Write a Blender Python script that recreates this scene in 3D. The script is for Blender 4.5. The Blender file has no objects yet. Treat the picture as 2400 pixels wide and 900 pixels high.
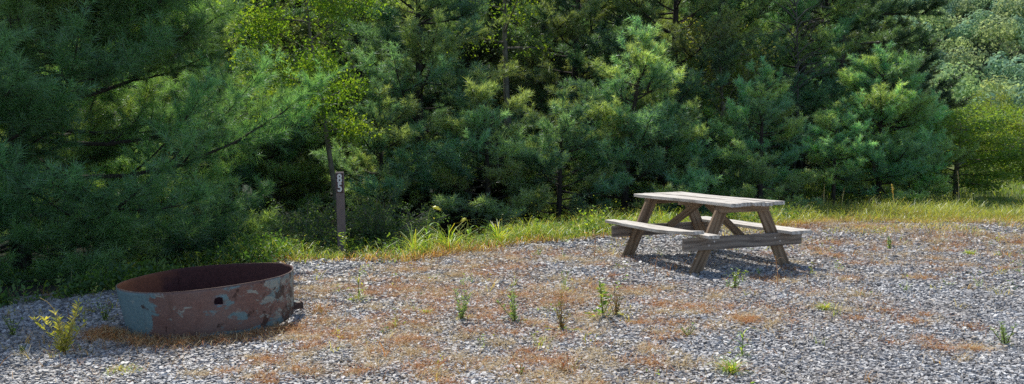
import bpy, math, random
import numpy as np
from mathutils import Vector, Matrix, noise as mnoise

SC = bpy.context.scene
COL = SC.collection
R = math.radians
PI = math.pi
F, PITCH, CAMH = 1946.0, R(3.6), 1.42          # pixels on a 2400 px wide picture

# ------------------------------------------------------------------ terrain
EX = np.array([-60, -8, -4.7, -3.9, -2.7, -1.0, 1.4, 3.4, 5.2, 7.2, 9.25, 14, 60.])
EY = np.array([6.2, 6.2, 7.05, 7.75, 9.3, 9.95, 12.1, 13.3, 14.0, 14.2, 14.0, 13.6, 13.6])

def sstep(a, b, t):
    t = np.clip((np.asarray(t, float) - a) / (b - a), 0, 1)
    return t * t * (3 - 2 * t)

def edge_y(x):
    x = np.asarray(x, float)
    return np.interp(x, EX, EY) + 0.14 * np.sin(x * 2.3 + 1) + 0.07 * np.sin(x * 6.1)

def terrain(x, y):
    x = np.asarray(x, float); y = np.asarray(y, float)
    b = y - edge_y(x)
    w = 1 - 0.9 * sstep(2.5, 7.5, x)
    z = -0.8 * sstep(0.5, 5.0, b) * w
    z = z + 0.05 * np.sin(x * .9) * np.sin(y * .7) * sstep(1, 4, b)
    u = np.maximum(y - 128 - 10 * np.sin(x * .02), 0)
    z = z + 0.46 * u * sstep(0, 40, u) + 5 * np.sin(x * .031 + y * .02) * sstep(10, 80, u)
    return z

def tz(x, y):
    return float(terrain(x, y))

def ray(px, py):
    dx, dz = (px - 1200) / F, -(py - 450) / F
    return dx, math.cos(PITCH) + dz * math.sin(PITCH), -math.sin(PITCH) + dz * math.cos(PITCH)

def ground_at(px, py, z=0.0):
    a, b, c = ray(px, py)
    t = (z - CAMH) / c
    return a * t, b * t

def at(px, Y):
    return (px - 1200) / F * Y

def z_at(py, Y):
    a, b, c = ray(1200, py)
    return CAMH + c / b * Y

# ------------------------------------------------------------------ mesh helpers
def link(name, me, parent=None, loc=None):
    o = bpy.data.objects.new(name, me)
    COL.objects.link(o)
    if parent: o.parent = parent
    if loc is not None: o.location = loc
    return o

def mesh_np(name, V, loops, sizes, mats, col=None, smooth=False, midx=None):
    me = bpy.data.meshes.new(name)
    V = np.ascontiguousarray(V, np.float32); loops = np.ascontiguousarray(loops, np.int32).ravel()
    sizes = np.ascontiguousarray(sizes, np.int32)
    me.vertices.add(len(V)); me.vertices.foreach_set('co', V.ravel())
    me.loops.add(len(loops)); me.loops.foreach_set('vertex_index', loops)
    me.polygons.add(len(sizes))
    me.polygons.foreach_set('loop_start', np.concatenate(([0], np.cumsum(sizes)[:-1])).astype(np.int32))
    if col is not None:
        a = me.attributes.new('Col', 'FLOAT_COLOR', 'POINT')
        c = np.ones((len(V), 4), np.float32); c[:, :3] = col
        a.data.foreach_set('color', c.ravel())
    for m in (mats if isinstance(mats, (list, tuple)) else [mats]): me.materials.append(m)
    if midx is not None: me.polygons.foreach_set('material_index', np.asarray(midx, np.int32))
    me.update(calc_edges=True)
    me.polygons.foreach_set('use_smooth', np.full(len(sizes), smooth))
    return me

class MB:
    """collects polygons of any size"""
    def __init__(s): s.V = []; s.L = []; s.S = []; s.n = 0; s.C = []
    def add(s, V, faces, col=(1, 1, 1)):
        V = np.asarray(V, float)
        s.V.append(V); s.C.append(np.broadcast_to(np.asarray(col, float), (len(V), 3)))
        for f in faces:
            s.L.extend([i + s.n for i in f]); s.S.append(len(f))
        s.n += len(V)
    def tube(s, pts, rad, n=7, col=(1, 1, 1), cap=True):
        pts = np.asarray(pts, float); k = len(pts)
        T = np.gradient(pts, axis=0); T /= np.linalg.norm(T, axis=1)[:, None] + 1e-9
        ref = np.array([1, 0, 0]) if abs(T[0][0]) < .8 else np.array([0, 1, 0])
        A = np.cross(T, ref); A /= np.linalg.norm(A, axis=1)[:, None] + 1e-9
        B = np.cross(T, A)
        th = np.arange(n) * 2 * PI / n
        rad = np.broadcast_to(np.asarray(rad, float), (k,))
        V = (pts[:, None] + rad[:, None, None] * (np.cos(th)[None, :, None] * A[:, None] + np.sin(th)[None, :, None] * B[:, None])).reshape(-1, 3)
        fs = [(i * n + j, i * n + (j + 1) % n, (i + 1) * n + (j + 1) % n, (i + 1) * n + j) for i in range(k - 1) for j in range(n)]
        if cap: fs += [tuple(range(n - 1, -1, -1)), tuple(range((k - 1) * n, k * n))]
        s.add(V, fs, col)
    def raw(s, V, loops, sizes, col):
        s.V.append(V); s.C.append(np.broadcast_to(np.asarray(col, float), (len(V), 3)))
        s.L.extend((np.asarray(loops).ravel() + s.n).tolist()); s.S.extend(list(sizes)); s.n += len(V)
    def twigs(s, A, B, r0, r1, col=(1, 1, 1)):
        A = np.asarray(A, float); B = np.asarray(B, float); m = len(A)
        T = B - A; T /= np.linalg.norm(T, axis=1)[:, None] + 1e-9
        ref = np.where(np.abs(T[:, :1]) < .8, np.array([[1., 0, 0]]), np.array([[0, 1., 0]]))
        U = np.cross(T, ref); U /= np.linalg.norm(U, axis=1)[:, None] + 1e-9
        W = np.cross(T, U); vs = []
        for P, r in ((A, r0), (B, r1)):
            for k in range(3): vs.append(P + r * (math.cos(k * 2.0944) * U + math.sin(k * 2.0944) * W))
        V = np.stack(vs, 1).reshape(-1, 3); i = np.arange(m)[:, None] * 6
        L = np.concatenate([np.concatenate([i + k, i + (k + 1) % 3, i + (k + 1) % 3 + 3, i + k + 3], 1) for k in range(3)], 1)
        s.raw(V, L, [4] * (3 * m), col)
    def mesh(s, name, mats, smooth=False):
        return mesh_np(name, np.concatenate(s.V), s.L, s.S, mats, np.concatenate(s.C), smooth)
    def obj(s, name, mats, parent=None, smooth=False, loc=None):
        return link(name, s.mesh(name, mats, smooth), parent, loc)

def tag(o, label=None, cat=None, group=None, kind=None):
    if label: o['label'] = label
    if cat: o['category'] = cat
    if group: o['group'] = group
    if kind: o['kind'] = kind
    return o

def thing(name, label, cat, loc, rz=0, group=None):
    o = link(name, None, None, loc); o.rotation_euler = (0, 0, rz)
    o.empty_display_size = .2
    return tag(o, label, cat, group)

# ------------------------------------------------------------------ materials
def new_mat(name):
    m = bpy.data.materials.new(name); m.use_nodes = True
    nt = m.node_tree; nt.nodes.clear()
    return m, nt

class NT:
    def __init__(s, nt): s.nt = nt
    def n(s, t, **k):
        nd = s.nt.nodes.new(t)
        for a, v in k.items():
            if a == 'ins':
                for q, w in v.items():
                    if hasattr(w, 'is_output') or isinstance(w, bpy.types.NodeSocket): s.nt.links.new(w, nd.inputs[q])
                    else: nd.inputs[q].default_value = w
            else: setattr(nd, a, v)
        return nd
    def noise(s, vec, scale, detail=4, rough=.55, dist=0.0):
        return s.n('ShaderNodeTexNoise', ins={'Vector': vec, 'Scale': scale, 'Detail': detail, 'Roughness': rough, 'Distortion': dist}).outputs['Fac']
    def ramp(s, fac, stops, interp='LINEAR'):
        r = s.n('ShaderNodeValToRGB', ins={'Fac': fac}); cr = r.color_ramp; cr.interpolation = interp
        while len(cr.elements) < len(stops): cr.elements.new(.5)
        for e, (p, c) in zip(cr.elements, stops):
            e.position = p; e.color = (c, c, c, 1) if isinstance(c, (int, float)) else (*c, 1)
        return r.outputs['Color']
    def mix(s, f, a, b, bt='MIX'):
        m = s.n('ShaderNodeMix', data_type='RGBA', blend_type=bt)
        for q, w in ((0, f), (6, a), (7, b)):
            if isinstance(w, bpy.types.NodeSocket): s.nt.links.new(w, m.inputs[q])
            else: m.inputs[q].default_value = w if q == 0 else ((*w, 1) if len(w) == 3 else w)
        return m.outputs[2]
    def math(s, op, a, b=0.0, clamp=False):
        m = s.n('ShaderNodeMath', operation=op, use_clamp=clamp)
        for q, w in ((0, a), (1, b)):
            if isinstance(w, bpy.types.NodeSocket): s.nt.links.new(w, m.inputs[q])
            else: m.inputs[q].default_value = w
        return m.outputs[0]
    def mapping(s, vec, scale, loc=(0, 0, 0)):
        return s.n('ShaderNodeMapping', ins={'Vector': vec, 'Scale': scale, 'Location': loc}).outputs[0]
    def bump(s, h, st, d=.01):
        return s.n('ShaderNodeBump', ins={'Height': h, 'Strength': st, 'Distance': d}).outputs[0]
    def out(s, sh): s.n('ShaderNodeOutputMaterial', ins={'Surface': sh})
    def pbr(s, **k):
        b = s.n('ShaderNodeBsdfPrincipled')
        for q, w in k.items():
            q = q.replace('_', ' ')
            if isinstance(w, bpy.types.NodeSocket): s.nt.links.new(w, b.inputs[q])
            else: b.inputs[q].default_value = w
        s.out(b.outputs[0]); return b

def leaf_mat(name, trans=.4, tint=(1.5, 1.6, .6), gloss=.06, rough=.45, vary=.35, hue=.0):
    """foliage: diffuse + light passing through + a thin waxy sheen; colour from the mesh attribute, tree-to-tree variation"""
    m, nt = new_mat(name); N = NT(nt)
    c = N.n('ShaderNodeAttribute', attribute_name='Col').outputs['Color']
    oi = N.n('ShaderNodeObjectInfo'); rnd = oi.outputs['Random']
    c = N.mix(1.0, c, oi.outputs['Color'], 'MULTIPLY')
    f = N.math('ADD', N.math('MULTIPLY', rnd, vary), 1 - vary / 2)
    hsv = N.n('ShaderNodeHueSaturation', ins={'Hue': N.math('ADD', N.math('MULTIPLY', rnd, -hue), .5 + hue / 2), 'Saturation': 1.0, 'Value': f, 'Color': c}).outputs[0]
    tc = N.mix(1.0, hsv, tint, 'MULTIPLY')
    d = N.n('ShaderNodeBsdfDiffuse', ins={'Color': hsv}).outputs[0]
    t = N.n('ShaderNodeBsdfTranslucent', ins={'Color': tc}).outputs[0]
    g = N.n('ShaderNodeBsdfGlossy', ins={'Color': (.9, .95, 1, 1), 'Roughness': rough}).outputs[0]
    a = N.n('ShaderNodeMixShader', ins={0: trans, 1: d, 2: t}).outputs[0]
    b = N.n('ShaderNodeMixShader', ins={0: gloss, 1: a, 2: g}).outputs[0]
    N.out(b); return m

def bark_mat(name, c1, c2, sc=(12, 12, 3)):
    m, nt = new_mat(name); N = NT(nt)
    v = N.mapping(N.n('ShaderNodeTexCoord').outputs['Object'], sc)
    n = N.noise(v, 1.5, 6, .65)
    b = N.bump(n, .6, .02)
    N.pbr(Base_Color=N.ramp(n, [(.3, c1), (.7, c2)]), Roughness=.95, Normal=b); return m

def wood_mat(name, dark, mid, light, crack=.5):
    m, nt = new_mat(name); N = NT(nt)
    tc = N.n('ShaderNodeTexCoord').outputs['Object']
    off = N.n('ShaderNodeAttribute', attribute_name='Col').outputs['Vector']
    v = N.n('ShaderNodeVectorMath', operation='ADD', ins={0: tc, 1: off}).outputs[0]
    g1 = N.noise(N.mapping(v, (1.3, 30, 30)), 1.0, 6, .65, .9)
    g2 = N.noise(N.mapping(v, (.6, 9, 9)), 1.0, 4, .6, 1.2)
    w = N.n('ShaderNodeTexWave', wave_type='BANDS', bands_direction='Y', ins={'Vector': N.mapping(v, (.35, 1, .6)), 'Scale': 5.0, 'Distortion': 11.0, 'Detail': 3.0, 'Detail Scale': .6}).outputs['Fac']
    g = N.math('ADD', N.math('MULTIPLY', g1, .55), N.math('ADD', N.math('MULTIPLY', g2, .3), N.math('MULTIPLY', w, .15)))
    base = N.ramp(g, [(.33, dark), (.47, mid), (.62, light)])
    cr = N.ramp(N.noise(N.mapping(v, (1.6, 70, 70), (3, 1, 7)), 1.0, 3, .5, .3), [(.30, 0.0), (.37, 1.0)])
    base = N.mix(N.math('MULTIPLY', N.math('SUBTRACT', 1.0, cr), crack), base, tuple(x * .25 for x in dark))
    kn = N.ramp(N.n('ShaderNodeTexVoronoi', ins={'Vector': N.mapping(v, (2.2, 7, 7)), 'Scale': 1.0}).outputs['Distance'], [(.06, 1.0), (.16, 0.0)])
    base = N.mix(N.math('MULTIPLY', kn, .6), base, tuple(x * .5 for x in dark))
    N.pbr(Base_Color=base, Roughness=.85, Normal=N.bump(N.math('ADD', g1, cr), .5, .004)); return m

def simple(name, c, rough=.6, metallic=0.0):
    m, nt = new_mat(name); N = NT(nt)
    n = N.noise(N.n('ShaderNodeTexCoord').outputs['Object'], 30, 4)
    N.pbr(Base_Color=N.mix(n, tuple(x * .8 for x in c), tuple(min(1, x * 1.2) for x in c)), Roughness=rough, Metallic=metallic); return m

M_NEEDLE = leaf_mat('pine needles', .45, (1.9, 1.8, .62), .07, .45, .4, .015)
M_LEAF = leaf_mat('broad leaves', .5, (1.75, 1.75, .55), .03, .5, .2, .02)
M_GRASS = leaf_mat('grass blades', .5, (1.7, 1.65, .6), .06, .4, .1)
M_DRY = leaf_mat('dry straw', .25, (1.3, 1.1, .8), .03, .6, .1)
M_FAR = leaf_mat('far foliage', .45, (1.3, 1.25, .85), .0, .6, .2)
M_BARK = bark_mat('pine bark', (.02, .018, .017), (.075, .06, .052))
M_BARK2 = bark_mat('smooth bark', (.10, .085, .07), (.28, .25, .21), (9, 9, 5))
M_DEAD = bark_mat('dead grey wood', (.07, .065, .06), (.17, .16, .15))

# ------------------------------------------------------------------ foliage builders
def unit(a): return a / (np.linalg.norm(a, axis=-1, keepdims=True) + 1e-9)

def needles(rng, P, D, S, C, K, width):
    """K thin needles in a brush around each tuft axis"""
    n = len(P)
    P = np.repeat(P, K, 0); D = unit(np.repeat(D, K, 0)); S = np.repeat(S, K); C = np.repeat(C, K, 0)
    m = n * K
    a = rng.uniform(R(8), R(78), m); ph = rng.uniform(0, 2 * PI, m)
    ref = np.where(np.abs(D[:, 2:3]) < .9, np.array([[0, 0, 1.]]), np.array([[1., 0, 0]]))
    A = unit(np.cross(D, ref)); B = np.cross(D, A)
    d = D * np.cos(a)[:, None] + (A * np.cos(ph)[:, None] + B * np.sin(ph)[:, None]) * np.sin(a)[:, None]
    L = S * rng.uniform(.75, 1.15, m)
    base = P - D * (S * rng.uniform(0, .55, m))[:, None]
    tip = base + d * L[:, None]; tip[:, 2] -= .12 * L
    w = unit(np.cross(d, rng.normal(size=(m, 3)))) * (width * .5)
    V = np.stack([base - w, base + w, tip], 1).reshape(-1, 3)
    c = C * rng.uniform(.8, 1.2, (m, 1))
    c = np.repeat(c, 3, 0); c[2::3] *= 1.15  # tips brightened as a painted highlight
    return V, np.arange(m * 3), np.full(m, 3), c

def leaves(rng, P, D, S, C, aspect=.5, droop=0.3):
    """one rhombic leaf folded along its midrib per point"""
    m = len(P)
    d = unit(D + np.array([0, 0, -droop]))
    nrm = unit(rng.normal(size=(m, 3)) + np.array([0, 0, .9]))
    w = unit(np.cross(d, nrm)); up = np.cross(w, d)
    S = S[:, None]
    a = P; t = P + d * S; mid = P + d * S * .45
    l = mid + w * S * aspect * .5 + up * S * .06; r = mid - w * S * aspect * .5 + up * S * .06
    V = np.stack([a, l, t, r], 1).reshape(-1, 3)
    i = np.arange(m)[:, None] * 4
    loops = np.concatenate([i, i + 1, i + 2, i, i + 2, i + 3], 1).ravel()
    return V, loops, np.full(m * 2, 3), np.repeat(C, 4, 0)

def blades(rng, P, H, W, lean, C, tipC=None, segs=2, curl=.6, az=None):
    """grass blades: tapering bent strips"""
    m = len(P)
    az = rng.uniform(0, 2 * PI, m) if az is None else az
    h = np.stack([np.cos(az), np.sin(az), np.zeros(m)], 1)
    sd = np.stack([-np.sin(az), np.cos(az), np.zeros(m)], 1)
    tw = rng.uniform(-1, 1, m)[:, None]; sd = unit(sd + h * tw)
    V = []; C3 = []
    tipC = C if tipC is None else tipC
    for k in range(segs + 1):
        t = k / segs
        ang = lean + curl * t * t
        r = np.sin(ang) * H * t; z = np.cos(np.minimum(ang, 2.0)) * H * t
        p = P + h * r[:, None]; p[:, 2] += z
        w = (W * (1 - t) ** .6 * .5)[:, None]
        if k < segs: V += [p - sd * w, p + sd * w]; C3 += [C * (1 - t) + tipC * t] * 2
        else: V += [p]; C3 += [tipC]
    q = 2 * segs + 1
    V = np.stack(V, 1).reshape(-1, 3); C3 = np.stack(C3, 1).reshape(-1, 3)
    i = np.arange(m)[:, None] * q
    L = []
    for k in range(segs - 1): L.append(np.concatenate([i + 2 * k, i + 2 * k + 1, i + 2 * k + 3, i + 2 * k, i + 2 * k + 3, i + 2 * k + 2], 1))
    L.append(np.concatenate([i + 2 * segs - 2, i + 2 * segs - 1, i + 2 * segs], 1))
    loops = np.concatenate(L, 1).ravel()
    return V, loops, np.full(len(loops) // 3, 3), C3

def pick(rng, n, cols, jitter=.2):
    cols = np.asarray(cols, float)
    return cols[rng.integers(0, len(cols), n)] * rng.uniform(1 - jitter, 1 + jitter, (n, 1))

PINE_COLS = [(.195, .335, .225), (.155, .300, .215), (.245, .365, .205), (.300, .390, .190)]

def pine_meshes(seed, H, Rr, lo=.03, gap=.50, K=18, width=.0095, nl=.135, per=6, prof=.8, cols=PINE_COLS, dens=1.0, bare=.30, puff=.26, sec=3, drop=.10, extra=()):
    """a white pine: whorled limbs, each limb and its side limbs ending in a soft plume of needle brushes"""
    rng = np.random.default_rng(seed)
    wood = MB()
    bend = rng.normal(size=2) * .03 * H
    def axis(z):
        t = z / H
        return np.array([bend[0] * t * t, bend[1] * t * t, z])
    zs = np.linspace(0, H, 9)
    r0 = .011 * H + .03
    wood.tube([axis(z) for z in zs], r0 * (1 - zs / H) ** .8 + .006, 8)
    P = []; D = []; S = []; C = []; TA = []; TB = []
    cols = np.asarray(cols)
    def plume(pts, L, b0, bc, fat):
        """needle brushes on short twigs all around a limb, thicker above than below"""
        tan = unit(np.gradient(pts, axis=0)); k_ = len(pts) - 1
        n = max(5, int(L * (1 - b0) * 24 * dens))
        for q in b0 + (1 - b0) * rng.uniform(0, 1, n) ** .8:
            k = min(k_ - 1, int(q * k_)); fr = q * k_ - k
            p = pts[k] * (1 - fr) + pts[k + 1] * fr; d = tan[k]
            env = min(1.0, (q - b0) / (1 - b0) * 3 + .35) * (1.12 - .5 * q)
            tl = fat * env * rng.uniform(.55, 1.25)
            o = rng.normal(size=3); o[2] = o[2] * .42 + .28
            dd = unit(d * rng.uniform(.5, 1.1) + unit(o) * .9)
            TA.append(p); TB.append(p + dd * tl)
            nt_ = max(1, int(tl / .095 + .5))
            for j in range(nt_):
                f = (j + 1) / nt_
                P.append(p + dd * tl * f); D.append(dd + np.array([0, 0, .3]) + rng.normal(size=3) * .2)
                S.append(nl * rng.uniform(.8, 1.15)); C.append(bc * (.62 + .30 * q + .28 * f * max(0, dd[2] + .4)))  # tips lighter as new growth; upper lightening and inner darkening are painted shading
        for j in range(3):
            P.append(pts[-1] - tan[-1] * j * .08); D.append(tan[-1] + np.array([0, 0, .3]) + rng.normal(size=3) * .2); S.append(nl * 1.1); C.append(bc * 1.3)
    def limb(p0, az, el, L, droop, up, w):
        h = np.array([math.cos(az), math.sin(az), 0]); s = np.linspace(0, 1, 7)
        sd = np.array([-h[1], h[0], 0]) * rng.normal() * .14 * L
        pts = p0[None] + h[None] * (s * L * math.cos(el))[:, None] + sd[None] * (s ** 2)[:, None]
        pts[:, 2] += L * s * math.sin(el) - droop * np.sin(s * PI) + up * s ** 2.5
        wood.tube(pts, w * (1 - s) ** .8 + .003, 5, cap=False)
        return pts
    z = lo * H + .15
    while z < H * .985:
        t = z / H
        Lmax = Rr * min(1.0, (1 - t) ** prof * 1.25 + .03) * (0.72 + .28 * min(1, t / .12))
        nb = per + rng.integers(-1, 2)
        a0 = rng.uniform(0, 2 * PI)
        for b in range(nb):
            az = a0 + b * 2 * PI / nb + rng.normal() * .25
            L = Lmax * rng.uniform(.6, 1.18)
            if rng.random() < .12: L *= .5
            el = R(-5) + R(50) * t ** 1.5 + rng.normal() * R(9)
            p0 = axis(z + rng.normal() * gap * .25)
            pts = limb(p0, az, el, L, drop * L * (1 - t), .26 * L * (1 - t * .6), min(.035, .007 + .010 * L))
            bc = cols[rng.integers(0, len(cols))] * rng.uniform(.75, 1.3)
            fat = puff * 1.12 * min(1.15, .45 + .5 * L)
            plume(pts, L, bare if L > .7 else .1, bc, fat)
            if L > .75:
                for q in range(sec):
                    f = rng.uniform(.35, .78); k = int(f * 6)
                    a2 = az + rng.choice([-1, 1]) * R(rng.uniform(32, 58))
                    L2 = L * (1.05 - f) * rng.uniform(.7, 1.1)
                    p2 = limb(pts[k], a2, el * .6 + R(rng.uniform(-4, 22)), L2, 0, .22 * L2, .012)
                    plume(p2, L2, .12, bc * rng.uniform(.85, 1.15), fat * .9)
        z += gap * (1 - .45 * t) * rng.uniform(.8, 1.2)
    for (ez, eaz, eel, eL) in extra:
        pts = limb(axis(ez), eaz, eel, eL, -.05 * eL, .02 * eL, .05)
        bc = cols[0] * .9
        plume(pts, eL, .5, bc, puff)
        for q in range(9):
            f = rng.uniform(.45, .95); k = int(f * 6)
            p2 = limb(pts[k], eaz + rng.choice([-1, 1]) * R(rng.uniform(20, 70)), eel + R(rng.uniform(0, 30)), rng.uniform(.4, .9), 0, .1, .012)
            plume(p2, .7, .1, bc * rng.uniform(.8, 1.2), puff)
    for j in range(9):
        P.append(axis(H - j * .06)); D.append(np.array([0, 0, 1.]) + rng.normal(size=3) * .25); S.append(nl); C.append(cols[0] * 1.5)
    wood.twigs(TA, TB, .004, .002)
    P = np.array(P); D = np.array(D); S = np.array(S); C = np.array(C)
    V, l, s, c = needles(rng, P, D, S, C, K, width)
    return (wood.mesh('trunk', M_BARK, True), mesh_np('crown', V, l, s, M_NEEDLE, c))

def place_tree(name, meshes, label, x, y, rz=0, s=1.0, group=None, sz=None, cat='tree', dz=-.03, tone=(1, 1, 1)):
    t = thing(name, label, cat, (x, y, tz(x, y) + dz), rz, group)
    t.scale = (s, s, sz or s)
    for nm, me in zip(('trunk', 'crown'), meshes):
        o = link(nm, me, t)
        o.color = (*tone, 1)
    return t

def broad_meshes(seed, H, Rr, cb=.3, lean=(0, 0), nl=5000, size=.06, cols=((.10, .16, .03),), limbs=16, mat=None, bark=None, clump=.28, r0=None, aspect=.55, flat=1.0, up=.5):
    rng = np.random.default_rng(seed)
    wood = MB()
    def axis(t):
        return np.array([lean[0] * t + .05 * math.sin(t * 5 + seed), lean[1] * t + .05 * math.cos(t * 4 + seed), H * t])
    ts = np.linspace(0, 1, 10)
    r0 = r0 or .012 * H + .02
    wood.tube([axis(t) for t in ts], r0 * (1 - ts) ** .9 + .006, 8)
    tips = []
    for i in range(limbs):
        t = cb + (1 - cb) * (i + rng.uniform(0, 1)) / limbs
        t = min(t, .98)
        az = i * 2.4 + rng.normal() * .4
        prof = math.sin(PI * min(1, max(.12, (t - cb * .6) / (1.08 - cb * .6)))) ** .6
        L = Rr * prof * rng.uniform(.7, 1.15)
        el = R(rng.uniform(5, 45)) * up * 2
        h = np.array([math.cos(az) * math.cos(el), math.sin(az) * math.cos(el), math.sin(el)])
        s = np.linspace(0, 1, 6)
        w = rng.normal(size=3) * .1 * L
        pts = axis(t)[None] + h[None] * (s * L)[:, None] + w[None] * (s ** 2)[:, None]
        pts[:, 2] -= .12 * L * s ** 2
        wood.tube(pts, r0 * .38 * (1 - t * .5) * (1 - s) + .004, 5, cap=False)
        nt_ = int(4 + L * 4)
        for j in range(nt_):
            q = rng.uniform(.25, 1); k = min(4, int(q * 5)); p = pts[k] + (pts[k + 1] - pts[k]) * (q * 5 - k)
            d = unit(h * .7 + rng.normal(size=3) * np.array([.7, .7, .45]))
            e = p + d * L * rng.uniform(.15, .42)
            wood.tube([p, e], [.006, .003], 3, cap=False)
            tips.append((p, e))
    m = len(tips)
    k = rng.integers(0, m, nl)
    A = np.array([a for a, b in tips])[k]; B = np.array([b for a, b in tips])[k]
    f = rng.uniform(.15, 1.1, nl)[:, None]
    P = A * (1 - f) + B * f + rng.normal(size=(nl, 3)) * clump * .5 * np.array([1, 1, .75 * flat])
    D = rng.normal(size=(nl, 3)) + (B - A)
    C = np.asarray(cols)[rng.integers(0, len(cols), m)][k] * rng.uniform(.75, 1.25, (nl, 1))
    V, l, s_, c = leaves(rng, P, D, size * rng.uniform(.7, 1.3, nl), C, aspect)
    return (wood.mesh('trunk', bark or M_BARK2, True), mesh_np('crown', V, l, s_, mat or M_LEAF, c))

def bush_meshes(seed, H, Rr, nl, size, cols, stems=26, mat=None):
    rng = np.random.default_rng(seed)
    wood = MB(); tw = []
    for i in range(stems):
        az = rng.uniform(0, 2 * PI); L = H * rng.uniform(.7, 1.12); sp = Rr * rng.uniform(.15, 1.0)
        h = np.array([math.cos(az), math.sin(az), 0])
        s = np.linspace(0, 1, 6)
        pts = h[None] * (sp * s ** 1.3)[:, None] + rng.normal(size=3)[None] * .06 * s[:, None]
        pts[:, 2] = L * (s - .25 * s ** 3 * sp / Rr) 
        wood.tube(pts, .010 * (1 - s) + .0025, 4, cap=False)
        for j in range(9):
            q = rng.uniform(.12, 1); k = min(4, int(q * 5)); p = pts[k] + (pts[k + 1] - pts[k]) * (q * 5 - k)
            d = unit(h + rng.normal(size=3) * .8); e = p + d * H * rng.uniform(.1, .28)
            tw.append((p, e)); wood.tube([p, e], [.003, .0015], 3, cap=False)
    k = rng.integers(0, len(tw), nl); f = rng.uniform(0.1, 1.05, nl)[:, None]
    A = np.array([a for a, b in tw])[k]; B = np.array([b for a, b in tw])[k]
    P = A * (1 - f) + B * f + rng.normal(size=(nl, 3)) * .03
    P[:, 2] = np.maximum(P[:, 2], .03)
    D = rng.normal(size=(nl, 3)) * .8 + unit(B - A)
    C = np.asarray(cols)[rng.integers(0, len(cols), len(tw))][k] * rng.uniform(.75, 1.25, (nl, 1))
    V, l, s_, c = leaves(rng, P, D, size * rng.uniform(.7, 1.3, nl), C, .5)
    return (wood.mesh('stems', M_BARK2, True), mesh_np('foliage', V, l, s_, mat or M_LEAF, c))

# ------------------------------------------------------------------ ground, gravel pad
def ground_material():
    m, nt = new_mat('forest soil and meadow'); N = NT(nt)
    p = N.n('ShaderNodeNewGeometry').outputs['Position']
    n1 = N.noise(p, .8, 6, .6); n2 = N.noise(p, 14, 5, .7)
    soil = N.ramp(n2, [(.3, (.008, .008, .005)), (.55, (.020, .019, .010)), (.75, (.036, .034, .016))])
    mead = N.ramp(n2, [(.3, (.05, .075, .018)), (.6, (.12, .15, .035)), (.8, (.2, .19, .06))])
    x = N.n('ShaderNodeSeparateXYZ', ins={0: p})
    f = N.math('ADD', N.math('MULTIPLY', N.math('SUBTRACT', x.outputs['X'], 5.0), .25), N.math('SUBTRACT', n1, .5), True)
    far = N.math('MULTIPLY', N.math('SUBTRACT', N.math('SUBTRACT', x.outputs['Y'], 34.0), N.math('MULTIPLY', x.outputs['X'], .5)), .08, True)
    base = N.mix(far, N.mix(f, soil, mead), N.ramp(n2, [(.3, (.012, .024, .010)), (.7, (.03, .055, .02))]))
    N.pbr(Base_Color=base, Roughness=1.0, Normal=N.bump(n2, .8, .05)); return m

def gravel_material():
    m, nt = new_mat('slate gravel bed'); N = NT(nt)
    p = N.n('ShaderNodeNewGeometry').outputs['Position']
    v = N.n('ShaderNodeTexVoronoi', ins={'Vector': N.mapping(p, (1, 1, .2)), 'Scale': 38.0, 'Randomness': 1.0})
    v2 = N.n('ShaderNodeTexVoronoi', feature='DISTANCE_TO_EDGE', ins={'Vector': N.mapping(p, (1, 1, .2)), 'Scale': 38.0})
    hsv = N.n('ShaderNodeSeparateColor', ins={0: v.outputs['Color']})
    base = N.ramp(hsv.outputs[0], [(0, (.09, .093, .105)), (.5, (.23, .235, .25)), (1, (.45, .45, .47))])
    base = N.mix(N.ramp(v2.outputs['Distance'], [(0, 1.0), (.12, 0.0)]), base, (.02, .02, .022))
    big = N.ramp(N.noise(p, 1.3, 5, .6), [(.5, 0.0), (.72, .45)])
    base = N.mix(big, base, (.15, .10, .062))
    N.pbr(Base_Color=base, Roughness=.75, Normal=N.bump(N.math('ADD', v2.outputs['Distance'], N.math('MULTIPLY', hsv.outputs[1], .5)), .9, .015)); return m

def build_ground():
    xs = np.concatenate([np.linspace(-600, -40, 24), np.linspace(-38, 44, 165), np.linspace(50, 700, 26)])
    ys = np.concatenate([np.linspace(-120, -6, 12), np.linspace(-5, 40, 110), np.linspace(43, 420, 70), np.linspace(440, 900, 12)])
    X, Y = np.meshgrid(xs, ys)
    Z = terrain(X, Y)
    b = Y - edge_y(X)
    Z = Z - .05 * (1 - sstep(-.9, -.15, b)) * ((X > -16) & (X < 20))
    nx, ny = len(xs), len(ys)
    i = (np.arange(ny - 1)[:, None] * nx + np.arange(nx - 1)[None]).ravel()
    L = np.stack([i, i + 1, i + nx + 1, i + nx], 1)
    me = mesh_np('ground', np.stack([X, Y, Z], -1).reshape(-1, 3), L, np.full(len(i), 4), ground_material(), None, True)
    tag(link('ground', me), kind='structure')
    xs = np.linspace(-14, 18, 150); t = np.linspace(0, 1, 110)
    X = np.repeat(xs[None], len(t), 0); E_ = edge_y(xs)[None] + .12
    Y = -5 + (E_ + 5) * t[:, None]
    Z = .004 + .012 * np.sin(X * 3.1 + Y) * np.sin(Y * 2.7) + .006 * np.sin(X * 9 + 2) * np.sin(Y * 8)
    Z = Z - .08 * sstep(.975, 1, t)[:, None]
    nx, ny = len(xs), len(t)
    i = (np.arange(ny - 1)[:, None] * nx + np.arange(nx - 1)[None]).ravel()
    L = np.stack([i, i + 1, i + nx + 1, i + nx], 1)
    me = mesh_np('gravel_ground', np.stack([X, Y, Z], -1).reshape(-1, 3), L, np.full(len(i), 4), gravel_material(), None, True)
    tag(link('gravel_ground', me), kind='structure')

def pad_z(x, y): return .004 + .012 * np.sin(x * 3.1 + y) * np.sin(y * 2.7) + .006 * np.sin(x * 9 + 2) * np.sin(y * 8)

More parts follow.
